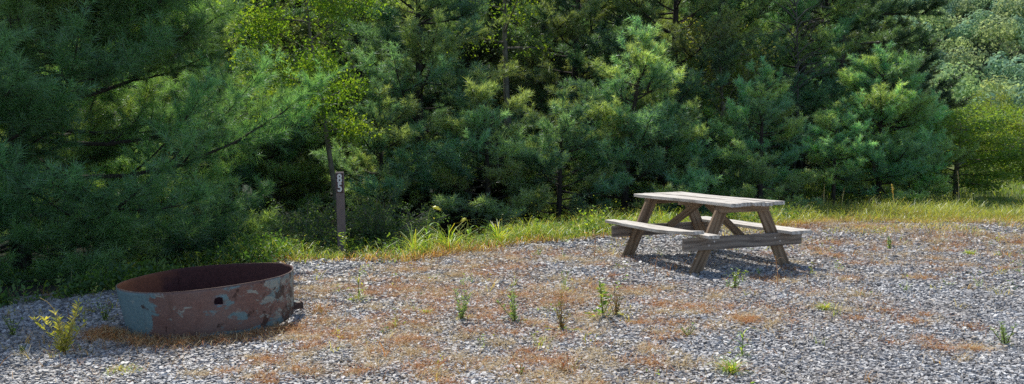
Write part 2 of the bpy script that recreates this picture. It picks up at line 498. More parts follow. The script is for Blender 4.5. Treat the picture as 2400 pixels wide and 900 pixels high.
def build_chips():
    rng = np.random.default_rng(5)
    PX = []; 
    def region(y0, y1, dens, size):
        n = int((y1 - y0) * (2 * (.62 * y1 + 1.6)) * dens)
        x = rng.uniform(-(.62 * y1 + 1.6), .62 * y1 + 1.6, n); y = rng.uniform(y0, y1, n)
        k = (np.abs(x) < .62 * y + 1.6) & (y < edge_y(x) + .15)
        x, y = x[k], y[k]
        PX.append(np.stack([x, y, size * np.minimum(rng.lognormal(0, .32, len(x)), 1.7)], 1))
    region(3.6, 5.6, 5200, .0108); region(5.6, 7.8, 3500, .0126); region(7.8, 10.8, 1900, .0155); region(10.8, 14.6, 900, .020)
    A = np.concatenate(PX); n = len(A)
    # fewer stones where the weeds took over, at the shaded left end
    k = rng.random(n) < np.clip(1.1 - .5 * sstep(-.6, .1, A[:, 1] - edge_y(A[:, 0])), 0, 1)
    A = A[k]; n = len(A)
    q = 5
    th = (np.arange(q)[None] * 2 * PI / q + rng.uniform(-.45, .45, (n, q)) + rng.uniform(0, 2 * PI, (n, 1)))
    rr = A[:, 2:3] * rng.uniform(.6, 1.2, (n, q))
    asp = rng.uniform(.45, 1, (n, 1)); ro = rng.uniform(0, PI, (n, 1))
    x0 = rr * np.cos(th); y0 = rr * np.sin(th) * asp
    x = x0 * np.cos(ro) - y0 * np.sin(ro); y = x0 * np.sin(ro) + y0 * np.cos(ro)
    h = A[:, 2:3] * rng.uniform(.18, .6, (n, 1))
    top = np.stack([x, y, np.repeat(h, q, 1) + rng.normal(size=(n, q)) * .06 * A[:, 2:3]], -1); bot = np.stack([x * 1.05, y * 1.05, np.repeat(-h, q, 1)], -1)
    V = np.concatenate([top, bot], 1)
    tilt = np.abs(rng.normal(0, R(17), n)); ta = rng.uniform(0, 2 * PI, n)
    ax = np.stack([np.cos(ta), np.sin(ta), np.zeros(n)], 1)[:, None]
    c, s = np.cos(tilt)[:, None, None], np.sin(tilt)[:, None, None]
    V = V * c + np.cross(np.broadcast_to(ax, V.shape), V) * s + ax * (np.sum(ax * V, -1, keepdims=True)) * (1 - c)
    zz = pad_z(A[:, 0], A[:, 1]) + rng.uniform(.0, .010, n) + A[:, 2] * .15
    V += np.stack([A[:, 0], A[:, 1], zz], 1)[:, None]
    base = np.array([[.14, .143, .156], [.30, .305, .322], [.45, .455, .472], [.58, .585, .595], [.68, .68, .68], [.48, .42, .35]])
    ci = rng.choice(6, n, p=[.21, .25, .23, .18, .07, .06])
    C = base[ci] * rng.uniform(.8, 1.2, (n, 1)) 
    i = (np.arange(n) * 2 * q)[:, None]
    topf = i + np.arange(q)[None]
    sides = np.stack([i + np.arange(q), i + np.arange(q) + q, i + (np.arange(q) + 1) % q + q, i + (np.arange(q) + 1) % q], -1).reshape(n, -1)
    loops = np.concatenate([topf, sides], 1).ravel()
    sizes = np.tile(np.array([q] + [4] * q), n)
    m, nt = new_mat('slate chips'); N = NT(nt)
    c_ = N.n('ShaderNodeAttribute', attribute_name='Col').outputs['Color']
    p = N.n('ShaderNodeNewGeometry').outputs['Position']
    no = N.noise(p, 90, 3)
    dust = N.ramp(N.noise(p, 1.1, 4), [(.42, 0.0), (.7, .45)])
    cc = N.mix(N.math('MULTIPLY', no, .35), c_, (.35, .34, .34))
    cc = N.mix(dust, cc, (.20, .155, .11))
    N.pbr(Base_Color=cc, Roughness=.55, Specular_IOR_Level=.6, Normal=N.bump(no, .3, .004))
    me = mesh_np('gravel', V.reshape(-1, 3), loops, sizes, m, np.repeat(C, 2 * q, 0))
    tag(link('gravel', me), 'blue grey slate chips covering the flat camp pad', 'gravel', kind='stuff')

# ------------------------------------------------------------------ picnic table
M_TOP = wood_mat('bleached boards', (.27, .24, .21), (.52, .485, .44), (.73, .70, .655), .85)
M_LEG = wood_mat('brown weathered timber', (.12, .078, .048), (.24, .165, .105), (.33, .245, .17), .35)
M_BEAM = wood_mat('grey brown timber', (.12, .095, .08), (.22, .182, .155), (.33, .285, .245), .5)
M_STEEL = simple('galvanised steel', (.5, .5, .52), .4, .8)

def boards(specs, name, mat, parent):
    """planks running along local X, each (x0, x1, yc, zc, width, thick, bow function)"""
    mb = MB(); rng = random.Random(len(specs) * 7 + len(name))
    for (x0, x1, yc, zc, w, th, bow) in specs:
        n = 16; ch = .004
        sec = [(-w / 2, -th / 2 + ch), (-w / 2 + ch, -th / 2), (w / 2 - ch, -th / 2), (w / 2, -th / 2 + ch), (w / 2, th / 2 - ch), (w / 2 - ch, th / 2), (-w / 2 + ch, th / 2), (-w / 2, th / 2 - ch)]
        V = []
        for i in range(n + 1):
            t = i / n; x = x0 + (x1 - x0) * t
            cup = rng.uniform(-.0012, .0012)
            sk = .006 * math.sin(yc * 40) * (1 if i == 0 else 0)
            for (a, b) in sec: V.append((x + sk * a / w, yc + a + cup, zc + b + bow(t) + cup))
        k = len(sec)
        fs = [(i * k + j, (i + 1) * k + j, (i + 1) * k + (j + 1) % k, i * k + (j + 1) % k) for i in range(n) for j in range(k)]
        fs += [tuple(range(k)), tuple(range((n + 1) * k - 1, n * k - 1, -1))]
        mb.add(V, fs, (rng.uniform(0, 9), rng.uniform(0, 9), rng.uniform(0, 9)))
    return mb.obj(name, mat, parent)

def timber(name, p0, p1, w, t, updir, mat, parent, cut=None):
    """a beam from p0 to p1; w is measured along updir, t across; ends optionally cut level"""
    p0, p1 = Vector(p0), Vector(p1)
    x = (p1 - p0).normalized(); y = (Vector(updir) - x * x.dot(Vector(updir))).normalized(); z = x.cross(y)
    L = (p1 - p0).length
    mb = MB(); c = .004; n = 8
    sec = [(-w / 2, -t / 2 + c), (-w / 2 + c, -t / 2), (w / 2 - c, -t / 2), (w / 2, -t / 2 + c), (w / 2, t / 2 - c), (w / 2 - c, t / 2), (-w / 2 + c, t / 2), (-w / 2, t / 2 - c)]
    V = []
    for i in range(n + 1):
        for (a, b) in sec:
            xx = L * i / n
            if cut:      # horizontal cut: shift the end along x so that world z stays constant over the section
                sh = -a * y.z / x.z
                xx += sh * (1 - i / n) + sh * (i / n)
            V.append((xx, a, b))
    k = len(sec)
    fs = [(i * k + j, (i + 1) * k + j, (i + 1) * k + (j + 1) % k, i * k + (j + 1) % k) for i in range(n) for j in range(k)]
    fs += [tuple(range(k)), tuple(range((n + 1) * k - 1, n * k - 1, -1))]
    rng = random.Random(name + str(tuple(p0)))
    mb.add(V, fs, (rng.uniform(0, 9), rng.uniform(0, 9), rng.uniform(0, 9)))
    o = mb.obj(name, mat, parent)
    M = Matrix((x, y, z)).transposed().to_4x4(); M.translation = p0
    o.matrix_local = M
    return o

def build_table():
    th = .4287
    # local X runs from the near end to the far end, local Y to the right-hand far bench
    t = thing('picnic_table', 'weathered grey wooden picnic table with attached benches on gravel', 'picnic table', (2.6065, 8.7677, 0.0), th + PI / 2)
    T = .755; L = 1.84
    flat = lambda t: 0.0
    # +Y local = towards the left front of the picture
    specs = []
    ys = [.29, .145, 0, -.145, -.29]
    off = [(0, L, 0), (.012, L + .01, .001), (-.03, L - .01, .007), (.012, L + .012, -.003), (-.005, L, .002)]
    for y, (a, b, dz) in zip(ys, off):
        specs.append((a, b, y, T - .019 + dz, .139, .038, (lambda dz: lambda t: .004 * math.sin(t * 5 + dz * 900))(dz)))
    boards(specs, 'tabletop', M_TOP, t)
    zb = .392
    bo = lambda t: .045 * (max(0, .42 - t) / .42) ** 1.6 + .012 * t * t
    b1 = boards([(.10, L + .02, .690, zb + .019, .139, .036, bo), (.03, L, .545, zb + .019, .139, .036, flat)], 'bench_seat', M_TOP, t)
    b2 = boards([(0, L, -.690, zb + .019, .139, .036, flat), (.0, L - .01, -.545, zb + .019, .139, .036, flat)], 'bench_seat', M_TOP, t)
    b1['label'] = 'front bench seat with its outer board warped up at the near end'
    for u, s in ((.2529, -1), (L - .2529, 1)):
        for sd in (1, -1):
            timber('leg', (u, sd * .625, -.02), (u, sd * .255, T - .040), .14, .038, (0, 1, 0), M_LEG, t, cut=True)
        bu = u + s * .040
        bm = timber('seat_beam', (bu, .80, zb - .070), (bu, -.80, zb - .070), .139, .038, (0, 0, 1), M_BEAM, t)
        for sd in (1, -1):
            for k in (-.035, .035):
                mb = MB(); c = (.80 - sd * (.45) + k, .02 * sd * (1 if k > 0 else -1), 0)
                zf = -s * .0195
                mb.tube([(c[0], c[1], zf * .9), (c[0], c[1], zf * 1.2)], [.013, .010], 10)
                # face away from the legs
                mb.obj('bolt', M_STEEL, bm)
        timber('top_cleat', (bu, .33, T - .078), (bu, -.33, T - .078), .075, .036, (0, 0, 1), M_LEG, t)
        timber('brace', (bu - s * .03, 0, zb - .03), (L / 2 + s * .06, 0, T - .060), .085, .036, (s, 0, 0), M_LEG, t)
    timber('top_cleat', (L / 2, .33, T - .060), (L / 2, -.33, T - .060), .085, .036, (1, 0, 0), M_LEG, t)

# ------------------------------------------------------------------ fire ring
def ring_material():
    m, nt = new_mat('flaking blue paint over rust'); N = NT(nt)
    p = N.n('ShaderNodeTexCoord').outputs['Object']
    sep = N.n('ShaderNodeSeparateXYZ', ins={0: p}); X, Z = sep.outputs['X'], sep.outputs['Z']
    n1 = N.noise(N.mapping(p, (1, 1, 1.6)), 3.6, 8, .62, .3)
    n2 = N.noise(p, 60, 4, .6)
    n3 = N.noise(N.mapping(p, (1, 1, 1.5)), 8.0, 8, .70, .4)
    streak = N.noise(N.mapping(p, (2.2, 2.2, 26)), 2.0, 5, .6, .4)
    prim = N.ramp(n2, [(.3, (.15, .076, .064)), (.7, (.225, .125, .105))])
    prim = N.mix(N.ramp(N.noise(p, 5, 5), [(.4, 0.0), (.7, .6)]), prim, (.22, .165, .15))
    rust = N.ramp(n2, [(.3, (.030, .013, .012)), (.7, (.07, .030, .024))])
    blue = N.ramp(n2, [(.25, (.115, .20, .225)), (.75, (.18, .285, .31))])
    pale = N.ramp(streak, [(.3, (.19, .27, .28)), (.7, (.42, .42, .36))])
    fl = N.math('MULTIPLY', N.math('SUBTRACT', -.38, X), 1.5)              # left end: mostly blue paint left
    fr = N.math('MULTIPLY', N.math('SUBTRACT', X, .22), 1.1, True)       # right end: pale flaking paint
    fl = N.math('MINIMUM', N.math('MAXIMUM', fl, 0.0), .21)
    bot = N.math('MULTIPLY', N.ramp(Z, [(.015, 1.0), (.045, 0.0)]), .22)
    fb = N.math('ADD', N.math('ADD', n1, fl), bot)
    fb = N.math('ADD', fb, N.math('MULTIPLY', N.math('SUBTRACT', n2, .5), .05))
    c = N.mix(N.ramp(fb, [(.565, 0.0), (.60, 1.0)]), prim, blue)
    fp = N.math('ADD', n3, N.math('MULTIPLY', fr, .36))
    c = N.mix(N.ramp(fp, [(.60, 0.0), (.64, .85)]), c, pale)
    rr = N.math('ADD', N.noise(N.mapping(p, (1, 1, 1), (4, 2, 9)), 6.5, 7, .66, .2), N.math('ADD', N.math('MULTIPLY', fr, .24), N.math('MULTIPLY', N.ramp(Z, [(.02, 1.0), (.16, 0.0)]), .04)))
    c = N.mix(N.ramp(rr, [(.605, 0.0), (.635, .9)]), c, rust)
    c = N.mix(N.ramp(N.noise(N.mapping(p, (14, 14, 1.6)), 1.0, 4, .6), [(.55, 0.0), (.75, .45)]), c, (.10, .055, .045))
    rim = N.ramp(Z, [(.347, 0.0), (.355, .8)])
    c = N.mix(rim, c, (.17, .095, .07))
    N.pbr(Base_Color=c, Roughness=.62, Normal=N.bump(N.math('ADD', N.math('MULTIPLY', rr, 2.0), n2), .35, .006)); 
    m2, nt = new_mat('scorched rust'); N = NT(nt)
    p = N.n('ShaderNodeTexCoord').outputs['Object']
    sep = N.n('ShaderNodeSeparateXYZ', ins={0: p}); X, Z = sep.outputs['X'], sep.outputs['Z']
    n = N.noise(p, 7, 7, .6); n2 = N.noise(p, 40, 4)
    c = N.ramp(n2, [(.3, (.048, .014, .014)), (.7, (.090, .030, .028))])
    g = N.math('ADD', N.math('MULTIPLY', N.math('SUBTRACT', -.25, X), 2.2), N.math('SUBTRACT', n, .5), True)
    c = N.mix(N.math('MULTIPLY', g, .85), c, (.42, .15, .06))
    N.pbr(Base_Color=c, Roughness=.8, Normal=N.bump(n2, .3, .005))
    return m, m2

def build_ring():
    mo, mi = ring_material()
    t = thing('fire_ring', 'rusty round steel fire ring with flaking blue paint on the gravel', 'fire ring', (-2.345, 6.40, .018), 0)
    nA, nZ, Rr, H, th = 144, 14, .645, .360, .006
    hole_a = R(270) + .10; hole_z = .262; hole_r = .029
    def rad(a, z, inner):
        r = Rr + .006 * math.sin(2 * a + .6) + .004 * math.sin(5 * a) - .020 * (1 - z / H) 
        r -= .045 * math.exp(-((a - R(188)) / .25) ** 2) * max(0.0, 1 - z / H) ** 1.5      # dented at the lower left
        r += .0012 * math.sin(23 * a + z * 30)
        return r - (th if inner else 0)
    def zz(a, z):
        k = 1 - z / H
        return z + k * (.010 * math.sin(3 * a + 1.2) + .012 * max(0, math.sin(a + 1.1)) ** 3) + .003 * (z / H) * math.sin(4 * a)
    V = []; 
    az = [(i + .5) * 2 * PI / nA for i in range(nA)]; zs = [H * j / nZ for j in range(nZ + 1)]
    def P(a, z, inner):
        r = rad(a, z, inner); return (r * math.cos(a), r * math.sin(a), zz(a, z))
    idx = {}
    # grid points near the hole are pushed onto its rim
    for inner in (0, 1):
        for j, z in enumerate(zs):
            for i, a in enumerate(az):
                aa, z2 = a, z
                da = (a - hole_a) * Rr; dz = z - hole_z; d = math.hypot(da, dz)
                if d < .055 and d > 1e-6:
                    s = hole_r / d if d < hole_r * 1.12 else 1
                    aa = hole_a + da * s / Rr; z2 = hole_z + dz * s
                idx[inner, j, i] = len(V); V.append(P(aa, z2, inner))
    f = []; mid = []
    kill = set()
    for j in range(nZ):
        for i in range(nA):
            ca = (az[i] + az[(i + 1) % nA]) / 2 if i < nA - 1 else 2 * PI
            d = math.hypot((ca - hole_a) * Rr, (zs[j] + zs[j + 1]) / 2 - hole_z)
            if d < hole_r * .98: kill.add((j, i))
    for j in range(nZ):
        for i in range(nA):
            if (j, i) in kill: continue
            k = (i + 1) % nA
            f.append((idx[0, j, i], idx[0, j, k], idx[0, j + 1, k], idx[0, j + 1, i])); mid.append(0)
            f.append((idx[1, j, i], idx[1, j + 1, i], idx[1, j + 1, k], idx[1, j, k])); mid.append(1)
            for (dj, di, e) in ((1, 0, ((j + 1, i), (j + 1, k))), (-1, 0, ((j, i), (j, k))), (0, 1, ((j, k), (j + 1, k))), (0, -1, ((j, i), (j + 1, i)))):
                if (j + dj, (i + di) % nA) in kill:
                    (a, b), (c, d) = e
                    f.append((idx[0, a, b], idx[0, c, d], idx[1, c, d], idx[1, a, b])); mid.append(1)
    for i in range(nA):
        k = (i + 1) % nA
        f.append((idx[0, nZ, i], idx[0, nZ, k], idx[1, nZ, k], idx[1, nZ, i])); mid.append(0)
        f.append((idx[0, 0, i], idx[1, 0, i], idx[1, 0, k], idx[0, 0, k])); mid.append(0)
    loops = [q for ff in f for q in ff]
    me = mesh_np('ring_wall', V, loops, [4] * len(f), [mo, mi], None, True, mid)
    w = link('ring_wall', me, t)
    # weld seam inside and grate bracket at the right
    mb = MB()
    a = R(112)
    pts = [(rad(a, z, 1) * math.cos(a) * .998, rad(a, z, 1) * math.sin(a) * .998, z) for z in np.linspace(.01, H - .01, 8)]
    mb.tube(pts, .005, 6); mb.obj('weld_seam', mi, t, True)
    mb = MB()
    x0 = Rr - .02; q = .06; h = .05; e = .008
    V = [(x0, -q, .03), (x0 + .075, -q, .03), (x0 + .075, q, .03), (x0, q, .03), (x0, -q, .03 + h), (x0 + .075, -q, .03 + h), (x0 + .075, q, .03 + h), (x0, q, .03 + h)]
    mb.add(V, [(0, 3, 2, 1), (4, 5, 6, 7), (0, 1, 5, 4), (1, 2, 6, 5), (2, 3, 7, 6)])
    mb.tube([(x0 + .06, -.07, .085), (x0 + .06, .07, .085)], .006, 10)
    b = mb.obj('grate_bracket', mo, t)
    t.rotation_euler = (R(-.8), R(-3.0), R(20))
    t.location.z = .004
    return t

# ------------------------------------------------------------------ site post
def build_post():
    x, y = at(799.5, 10.5), 10.5
    z0 = tz(x, y) - .05
    t = thing('site_post', 'slim brown site marker post with white number 85 in the grass', 'marker post', (x, y, z0), R(6))
    H = z_at(403, 10.5) - z0; w = .104; d = .07; c = .006
    m, nt = new_mat('brown post paint'); N = NT(nt)
    p = N.n('ShaderNodeTexCoord').outputs['Object']
    n = N.noise(N.mapping(p, (1, 1, .15)), 60, 5)
    base = N.ramp(n, [(.3, (.17, .125, .125)), (.7, (.24, .185, .185))])
    N.pbr(Base_Color=base, Roughness=.6, Normal=N.bump(n, .15, .002))
    mb = MB()
    sec = [(-w / 2 + c, -d / 2), (w / 2 - c, -d / 2), (w / 2, -d / 2 + c), (w / 2, d / 2 - c), (w / 2 - c, d / 2), (-w / 2 + c, d / 2), (-w / 2, d / 2 - c), (-w / 2, -d / 2 + c)]
    V = []
    for z, s in ((0, 1), (H * .5, 1), (H - .006, 1), (H, .93)):
        V += [(a * s, b * s, z) for a, b in sec]
    k = 8
    fs = [(i * k + j, i * k + (j + 1) % k, (i + 1) * k + (j + 1) % k, (i + 1) * k + j) for i in range(3) for j in range(k)]
    fs += [tuple(range(k - 1, -1, -1)), tuple(range(3 * k, 4 * k))]
    mb.add(V, fs); mb.obj('post', m, t)
    mp = simple('maroon number sticker', (.075, .032, .035), .5)
    mw = simple('white number vinyl', (.85, .85, .86), .45)
    mb = MB(); pw, ph = .086, .245; zc = H - .018 - ph / 2; e = -d / 2 - .003
    V = [(-pw / 2, e, zc - ph / 2), (pw / 2, e, zc - ph / 2), (pw / 2, e, zc + ph / 2), (-pw / 2, e, zc + ph / 2)]
    V += [(a, -d / 2 + .001, b) for a, _, b in V]
    mb.add(V, [(0, 1, 2, 3), (0, 4, 5, 1), (1, 5, 6, 2), (2, 6, 7, 3), (3, 7, 4, 0)])
    plate = mb.obj('number_plate', mp, t)
    def digit(ch, zc):
        cu = bpy.data.curves.new('digit', 'FONT'); cu.body = ch; cu.size = .135; cu.align_x = 'CENTER'; cu.align_y = 'CENTER'
        cu.extrude = .0008; cu.offset = .0042; cu.materials.append(mw)
        tmp = bpy.data.objects.new('tmp', cu); me = bpy.data.meshes.new_from_object(tmp); me.name = 'digit'; bpy.data.objects.remove(tmp)
        o = link('digit', me, plate, (.0, e - .002, zc)); o.rotation_euler = (PI / 2, 0, 0); o.scale = (.92, 1.12, 1)
    digit('8', zc + .058); digit('5', zc - .056)
    t.rotation_euler = (R(1.5), R(-.9), R(6))

# ------------------------------------------------------------------ weeds and grass
OR = [(.46, .20, .06), (.52, .27, .09), (.40, .16, .05), (.52, .34, .15), (.46, .30, .14), (.34, .14, .06)]
TAN = [(.52, .41, .22), (.60, .50, .30), (.46, .34, .17)]
GRN = [(.20, .34, .05), (.27, .40, .055), (.35, .44, .07), (.15, .28, .05)]
YEL = [(.42, .42, .08), (.50, .46, .10), (.34, .40, .07)]

PATCH = [(940, 650, 60), (1000, 640, 40), (1020, 690, 70), (960, 690, 50), (900, 700, 40), (1090, 640, 50), (1150, 640, 45), (1240, 680, 60), (1280, 640, 60), (1340, 625, 60), (1010, 780, 50), (900, 770, 40), (860, 765, 40), (960, 830, 45), (1090, 830, 60), (1200, 820, 40), (1080, 870, 50), (1170, 890, 50), (1260, 880, 60), (1320, 870, 60), (1400, 870, 50), (1420, 690, 60), (1480, 705, 70), (1550, 705, 60), (1490, 800, 30), (1600, 745, 60), (1640, 715, 60), (1710, 695, 60), (1860, 680, 40), (1980, 570, 40), (2000, 590, 50), (2030, 615, 40), (1940, 660, 40), (2090, 640, 40), (2210, 630, 40), (2130, 762, 30), (2220, 822, 30), (2100, 545, 70), (2200, 545, 90), (2330, 560, 90), (2280, 590, 60), (2380, 575, 60), (1950, 545, 70), (2040, 535, 60), (720, 800, 35), (705, 830, 40), (740, 700, 40), (760, 760, 40), (735, 665, 30), (810, 875, 30), (870, 800, 40), (1300, 590, 60), (1360, 600, 50), (1200, 615, 60), (1100, 690, 60), (1330, 690, 50), (1140, 740, 40), (1250, 760, 40), (1380, 770, 50), (1560, 770, 40), (980, 740, 50), (1180, 600, 60), (1560, 745, 40), (2350, 600, 50), (2450, 600, 80), (1780, 760, 25), (1640, 880, 40), (1050, 610, 40), (880, 660, 40), (820, 680, 40), (2170, 520, 50), (1900, 530, 40), (660, 880, 40), (560, 870, 30)]

def build_dry_grass():
    rng = np.random.default_rng(11)
    PP = []; HH = []; CC = []; LE = []
    for (px, py, r) in PATCH:
        x, y = ground_at(px, py)
        rw = r / F * math.hypot(x, y) * 1.25
        far = y > 10.5
        for sub in range(8):
            cx, cy = x + rng.normal() * rw * 1.4, y + rng.normal() * rw * 1.6
            n = int((40 + 170 * min(rw, .4) / .25) * rng.uniform(.2, 1.1))
            a = rng.uniform(0, 2 * PI, n); d = rw * .8 * np.abs(rng.normal(0, .7, n))
            P = np.stack([cx + np.cos(a) * d, cy + np.sin(a) * d, np.zeros(n)], 1)
            P[:, 2] = pad_z(P[:, 0], P[:, 1]) + .008
            PP.append(P); HH.append(rng.uniform(.04, .17, n)); LE.append(rng.uniform(.7, 1.5, n) if not far else rng.uniform(.2, 1.4, n))
            CC.append(pick(rng, n, OR if rng.random() < .55 else TAN, .25))
    n = 75000
    x = rng.uniform(-6, 12, n); y = rng.uniform(4, 14.4, n)
    nz = np.array([mnoise.noise((a * .9, b * .9, 2.2)) for a, b in zip(x, y)])
    k = (y < edge_y(x) + .3) & (rng.random(n) < np.clip(.25 + nz * 1.3 - .5 * sstep(1.0, 4.0, x - (y - 5) * .9) + .75 * sstep(10.2, 12.5, y) * sstep(1.5, 4, x), 0.03, 1))
    x, y = x[k], y[k]; n = len(x)
    PP.append(np.stack([x, y, pad_z(x, y) + .008], 1)); HH.append(rng.uniform(.03, .16, n)); LE.append(rng.uniform(.3, 1.5, n)); CC.append(pick(rng, n, OR + TAN + TAN, .3))
    P = np.concatenate(PP); H = np.concatenate(HH); LE = np.concatenate(LE); C = np.concatenate(CC); n = len(P)
    ring = np.hypot(P[:, 0] + 2.345, P[:, 1] - 6.4) > .68
    P, H, LE, C = P[ring], H[ring], LE[ring], C[ring]; n = len(P)
    V, l, s, c = blades(rng, P, H, np.full(n, .0034), LE, C, C * 1.15, 2, .5)
    tag(link('dry_grass', mesh_np('dry_grass', V, l, s, M_DRY, c)), 'thin orange dried grass matted over the gravel in patches', 'dry grass', kind='stuff')
    # straw packed under and around the ring
    PP = []
    for k in range(3600):
        a = R(rng.uniform(212, 345)); r = .66 + abs(rng.normal()) * .10
        PP.append((-2.345 + r * math.cos(a), 6.40 + r * math.sin(a)))
    for k in range(1800):
        a = R(rng.normal(222, 7)); r = .72 + abs(rng.normal()) * .08
        PP.append((-2.345 + r * math.cos(a), 6.40 + r * math.sin(a)))
    P = np.array(PP); n = len(P); P = np.column_stack([P, np.full(n, .01)])
    C = pick(rng, n, TAN + OR, .3)
    V, l, s, c = blades(rng, P, rng.uniform(.05, .16, n), np.full(n, .0035), rng.uniform(.2, 1.4, n), C, C * 1.1, 2, .9)
    tag(link('straw', mesh_np('straw', V, l, s, M_DRY, c)), 'pale dried straw caught along the lower edge of the fire ring', 'straw', kind='stuff')

def build_grass_strip():
    rng = np.random.default_rng(21)
    n = 90000
    x = rng.uniform(-9, 16, n); b = rng.uniform(-.35, 2.4, n); y = edge_y(x) + b
    left = rng.random(n) < .06 + .94 * sstep(-3.7, -2.9, x)
    nz = np.array([mnoise.noise((a * 1.3, c * 1.3, 0.5)) for a, c in zip(x, y)])
    nz2 = np.array([mnoise.noise((a * 4, c * 4, 7.5)) for a, c in zip(x, y)])
    wid = np.interp(x, [-9, -4, -2.8, -1, 1.4, 4, 6, 9, 16], [.4, .4, .5, .8, 1.3, 1.9, 2.3, 2.4, 2.4])
    k = (rng.random(n) < np.clip(sstep(-.35, .15, b) * (1.0 + nz * .9) + nz2 * .3, 0, 1)) & (b < wid + nz * .5) & left
    x, y, b, nz = x[k], y[k], b[k], nz[k]; n = len(x)
    dry = np.clip(1.1 - sstep(-.25, .55, b) * 1.2 + nz * .5, 0, 1)
    dry = np.maximum(dry, .55 * sstep(3.5, 6.5, x) * (1 - sstep(1.4, 2.2, b)))
    isdry = rng.random(n) < dry
    C = np.where(isdry[:, None], pick(rng, n, OR + TAN, .25), pick(rng, n, GRN + YEL, .25))
    yel = sstep(3, 6, x)[:, None] * .5
    C = C * (1 - yel) + yel * pick(rng, n, [(.36, .35, .10), (.42, .36, .14), (.26, .32, .07)], .2)
    H = np.where(isdry, rng.uniform(.05, .18, n), rng.uniform(.10, .40, n)) * (1 + .15 * sstep(3, 6, x)) * (.5 + .95 * sstep(-.3, .7, nz + .2)) * (1 - .55 * np.exp(-((x + 2.15) / .35) ** 2)) * (1 + .35 * np.exp(-((x + .5) / 2.2) ** 2))
    q = 9000
    fx = rng.uniform(2.5, 12, q); fb = -np.abs(rng.normal(0, 1.1, q)); fy = edge_y(fx) + fb
    fn = np.array([mnoise.noise((a * 1.6, c * 1.6, 3.5)) for a, c in zip(fx, fy)])
    fk = (fn > .02) & (rng.random(q) < .9); fx, fy, fn = fx[fk], fy[fk], fn[fk]; q = len(fx)
    x = np.concatenate([x, fx]); y = np.concatenate([y, fy])
    fd = rng.random(q) < .6
    isdry = np.concatenate([isdry, fd])
    C = np.concatenate([C, np.where(fd[:, None], pick(rng, q, TAN + OR[1:2], .25), pick(rng, q, [(.34, .36, .10), (.26, .33, .08)], .2))])
    H = np.concatenate([H, rng.uniform(.06, .24, q)]); n = len(x)
    P = np.stack([x, y, np.where(y < edge_y(x), pad_z(x, y), terrain(x, y))], 1)
    V, l, s, c = blades(rng, P, H, rng.uniform(.004, .009, n), rng.uniform(.0, .75, n), C * .85, C * 1.35, 3, .8)
    # small leafy weeds mixed in
    m = 26000
    k = rng.integers(0, n, m)
    Q = P[k] + np.column_stack([rng.normal(size=(m, 2)) * .04, rng.uniform(.02, .9, m) * H[k]])
    keep = ~isdry[k]
    Q = Q[keep]; m = len(Q)
    lv = leaves(rng, Q, rng.normal(size=(m, 3)) + np.array([0, 0, .4]), rng.uniform(.014, .032, m), C[k][keep] * rng.uniform(.6, 1.05, (m, 1)), .5, .1)
    V2, l2, s2, c2 = lv
    tag(link('grass_verge', mesh_np('grass_verge', np.concatenate([V, V2]), np.concatenate([l, l2 + len(V)]), np.concatenate([s, s2]), M_GRASS, np.concatenate([c, c2]))),
        'sunlit yellow green grass along the edge of the gravel', 'grass', kind='stuff')
    # meadow beyond, at the right
    n = 60000
    x = rng.uniform(7, 40, n); y = rng.uniform(15.5, 38, n)
    k = (y > edge_y(x) + 1.6)
    x, y = x[k], y[k]; n = len(x)
    P = np.stack([x, y, terrain(x, y)], 1); C = pick(rng, n, [(.22, .34, .05), (.28, .38, .06), (.17, .30, .05), (.34, .36, .11)], .25)
    V, l, s, c = blades(rng, P, rng.uniform(.15, .4, n), rng.uniform(.010, .02, n), rng.uniform(0, .7, n), C * .8, C * 1.15, 2, .6)
    tag(link('meadow_grass', mesh_np('meadow_grass', V, l, s, M_GRASS, c)), 'bright green meadow grass beyond the pines at the right', 'grass', kind='stuff')
    # low undergrowth on the forest edge and below the left pine
    n = 5200
    x = np.concatenate([rng.uniform(-9, 5, n), rng.uniform(-8, -2.7, 6000)]); n = len(x)
    b = np.concatenate([rng.uniform(.4, 9, 5200), rng.uniform(-.3, 1.9, 6000)]); y = edge_y(x) + b
    nz = np.array([mnoise.noise((a * .8, c * .8, 4.5)) for a, c in zip(x, y)])
    k = (nz > -.15) & ((x < -1.6) | (b < 1.6) | (rng.random(n) < .25)); x, y = x[k], y[k]; n = len(x)
    hh = rng.uniform(.06, .34, n) * (.6 + .8 * np.clip(nz[k] + .2, 0, 1))
    q = 11
    base = np.repeat(np.stack([x, y, terrain(x, y)], 1), q, 0); hq = np.repeat(hh, q)
    t = rng.uniform(.1, 1, n * q)
    Pq = base + np.column_stack([rng.normal(size=(n * q, 2)) * .07 * (t[:, None] + .2), t * hq])
    C = np.repeat(pick(rng, n, [(.08, .17, .05), (.11, .21, .055), (.07, .15, .06), (.16, .25, .06)], .2), q, 0)
    V, l, s, c = leaves(rng, Pq, rng.normal(size=(n * q, 3)) + np.array([0, 0, .3]), rng.uniform(.03, .075, n * q), C, .45, .1)
    st = blades(rng, np.stack([x, y, terrain(x, y)], 1), hh, np.full(n, .006), rng.uniform(0, .4, n), pick(rng, n, [(.06, .10, .03)], .2), None, 2, .3)
    tag(link('undergrowth', mesh_np('undergrowth', np.concatenate([V, st[0]]), np.concatenate([l, st[1] + len(V)]), np.concatenate([s, st[2]]), M_LEAF, np.concatenate([c, st[3]]))),
        'low leafy green undergrowth in the shade at the forest edge', 'undergrowth', kind='stuff')

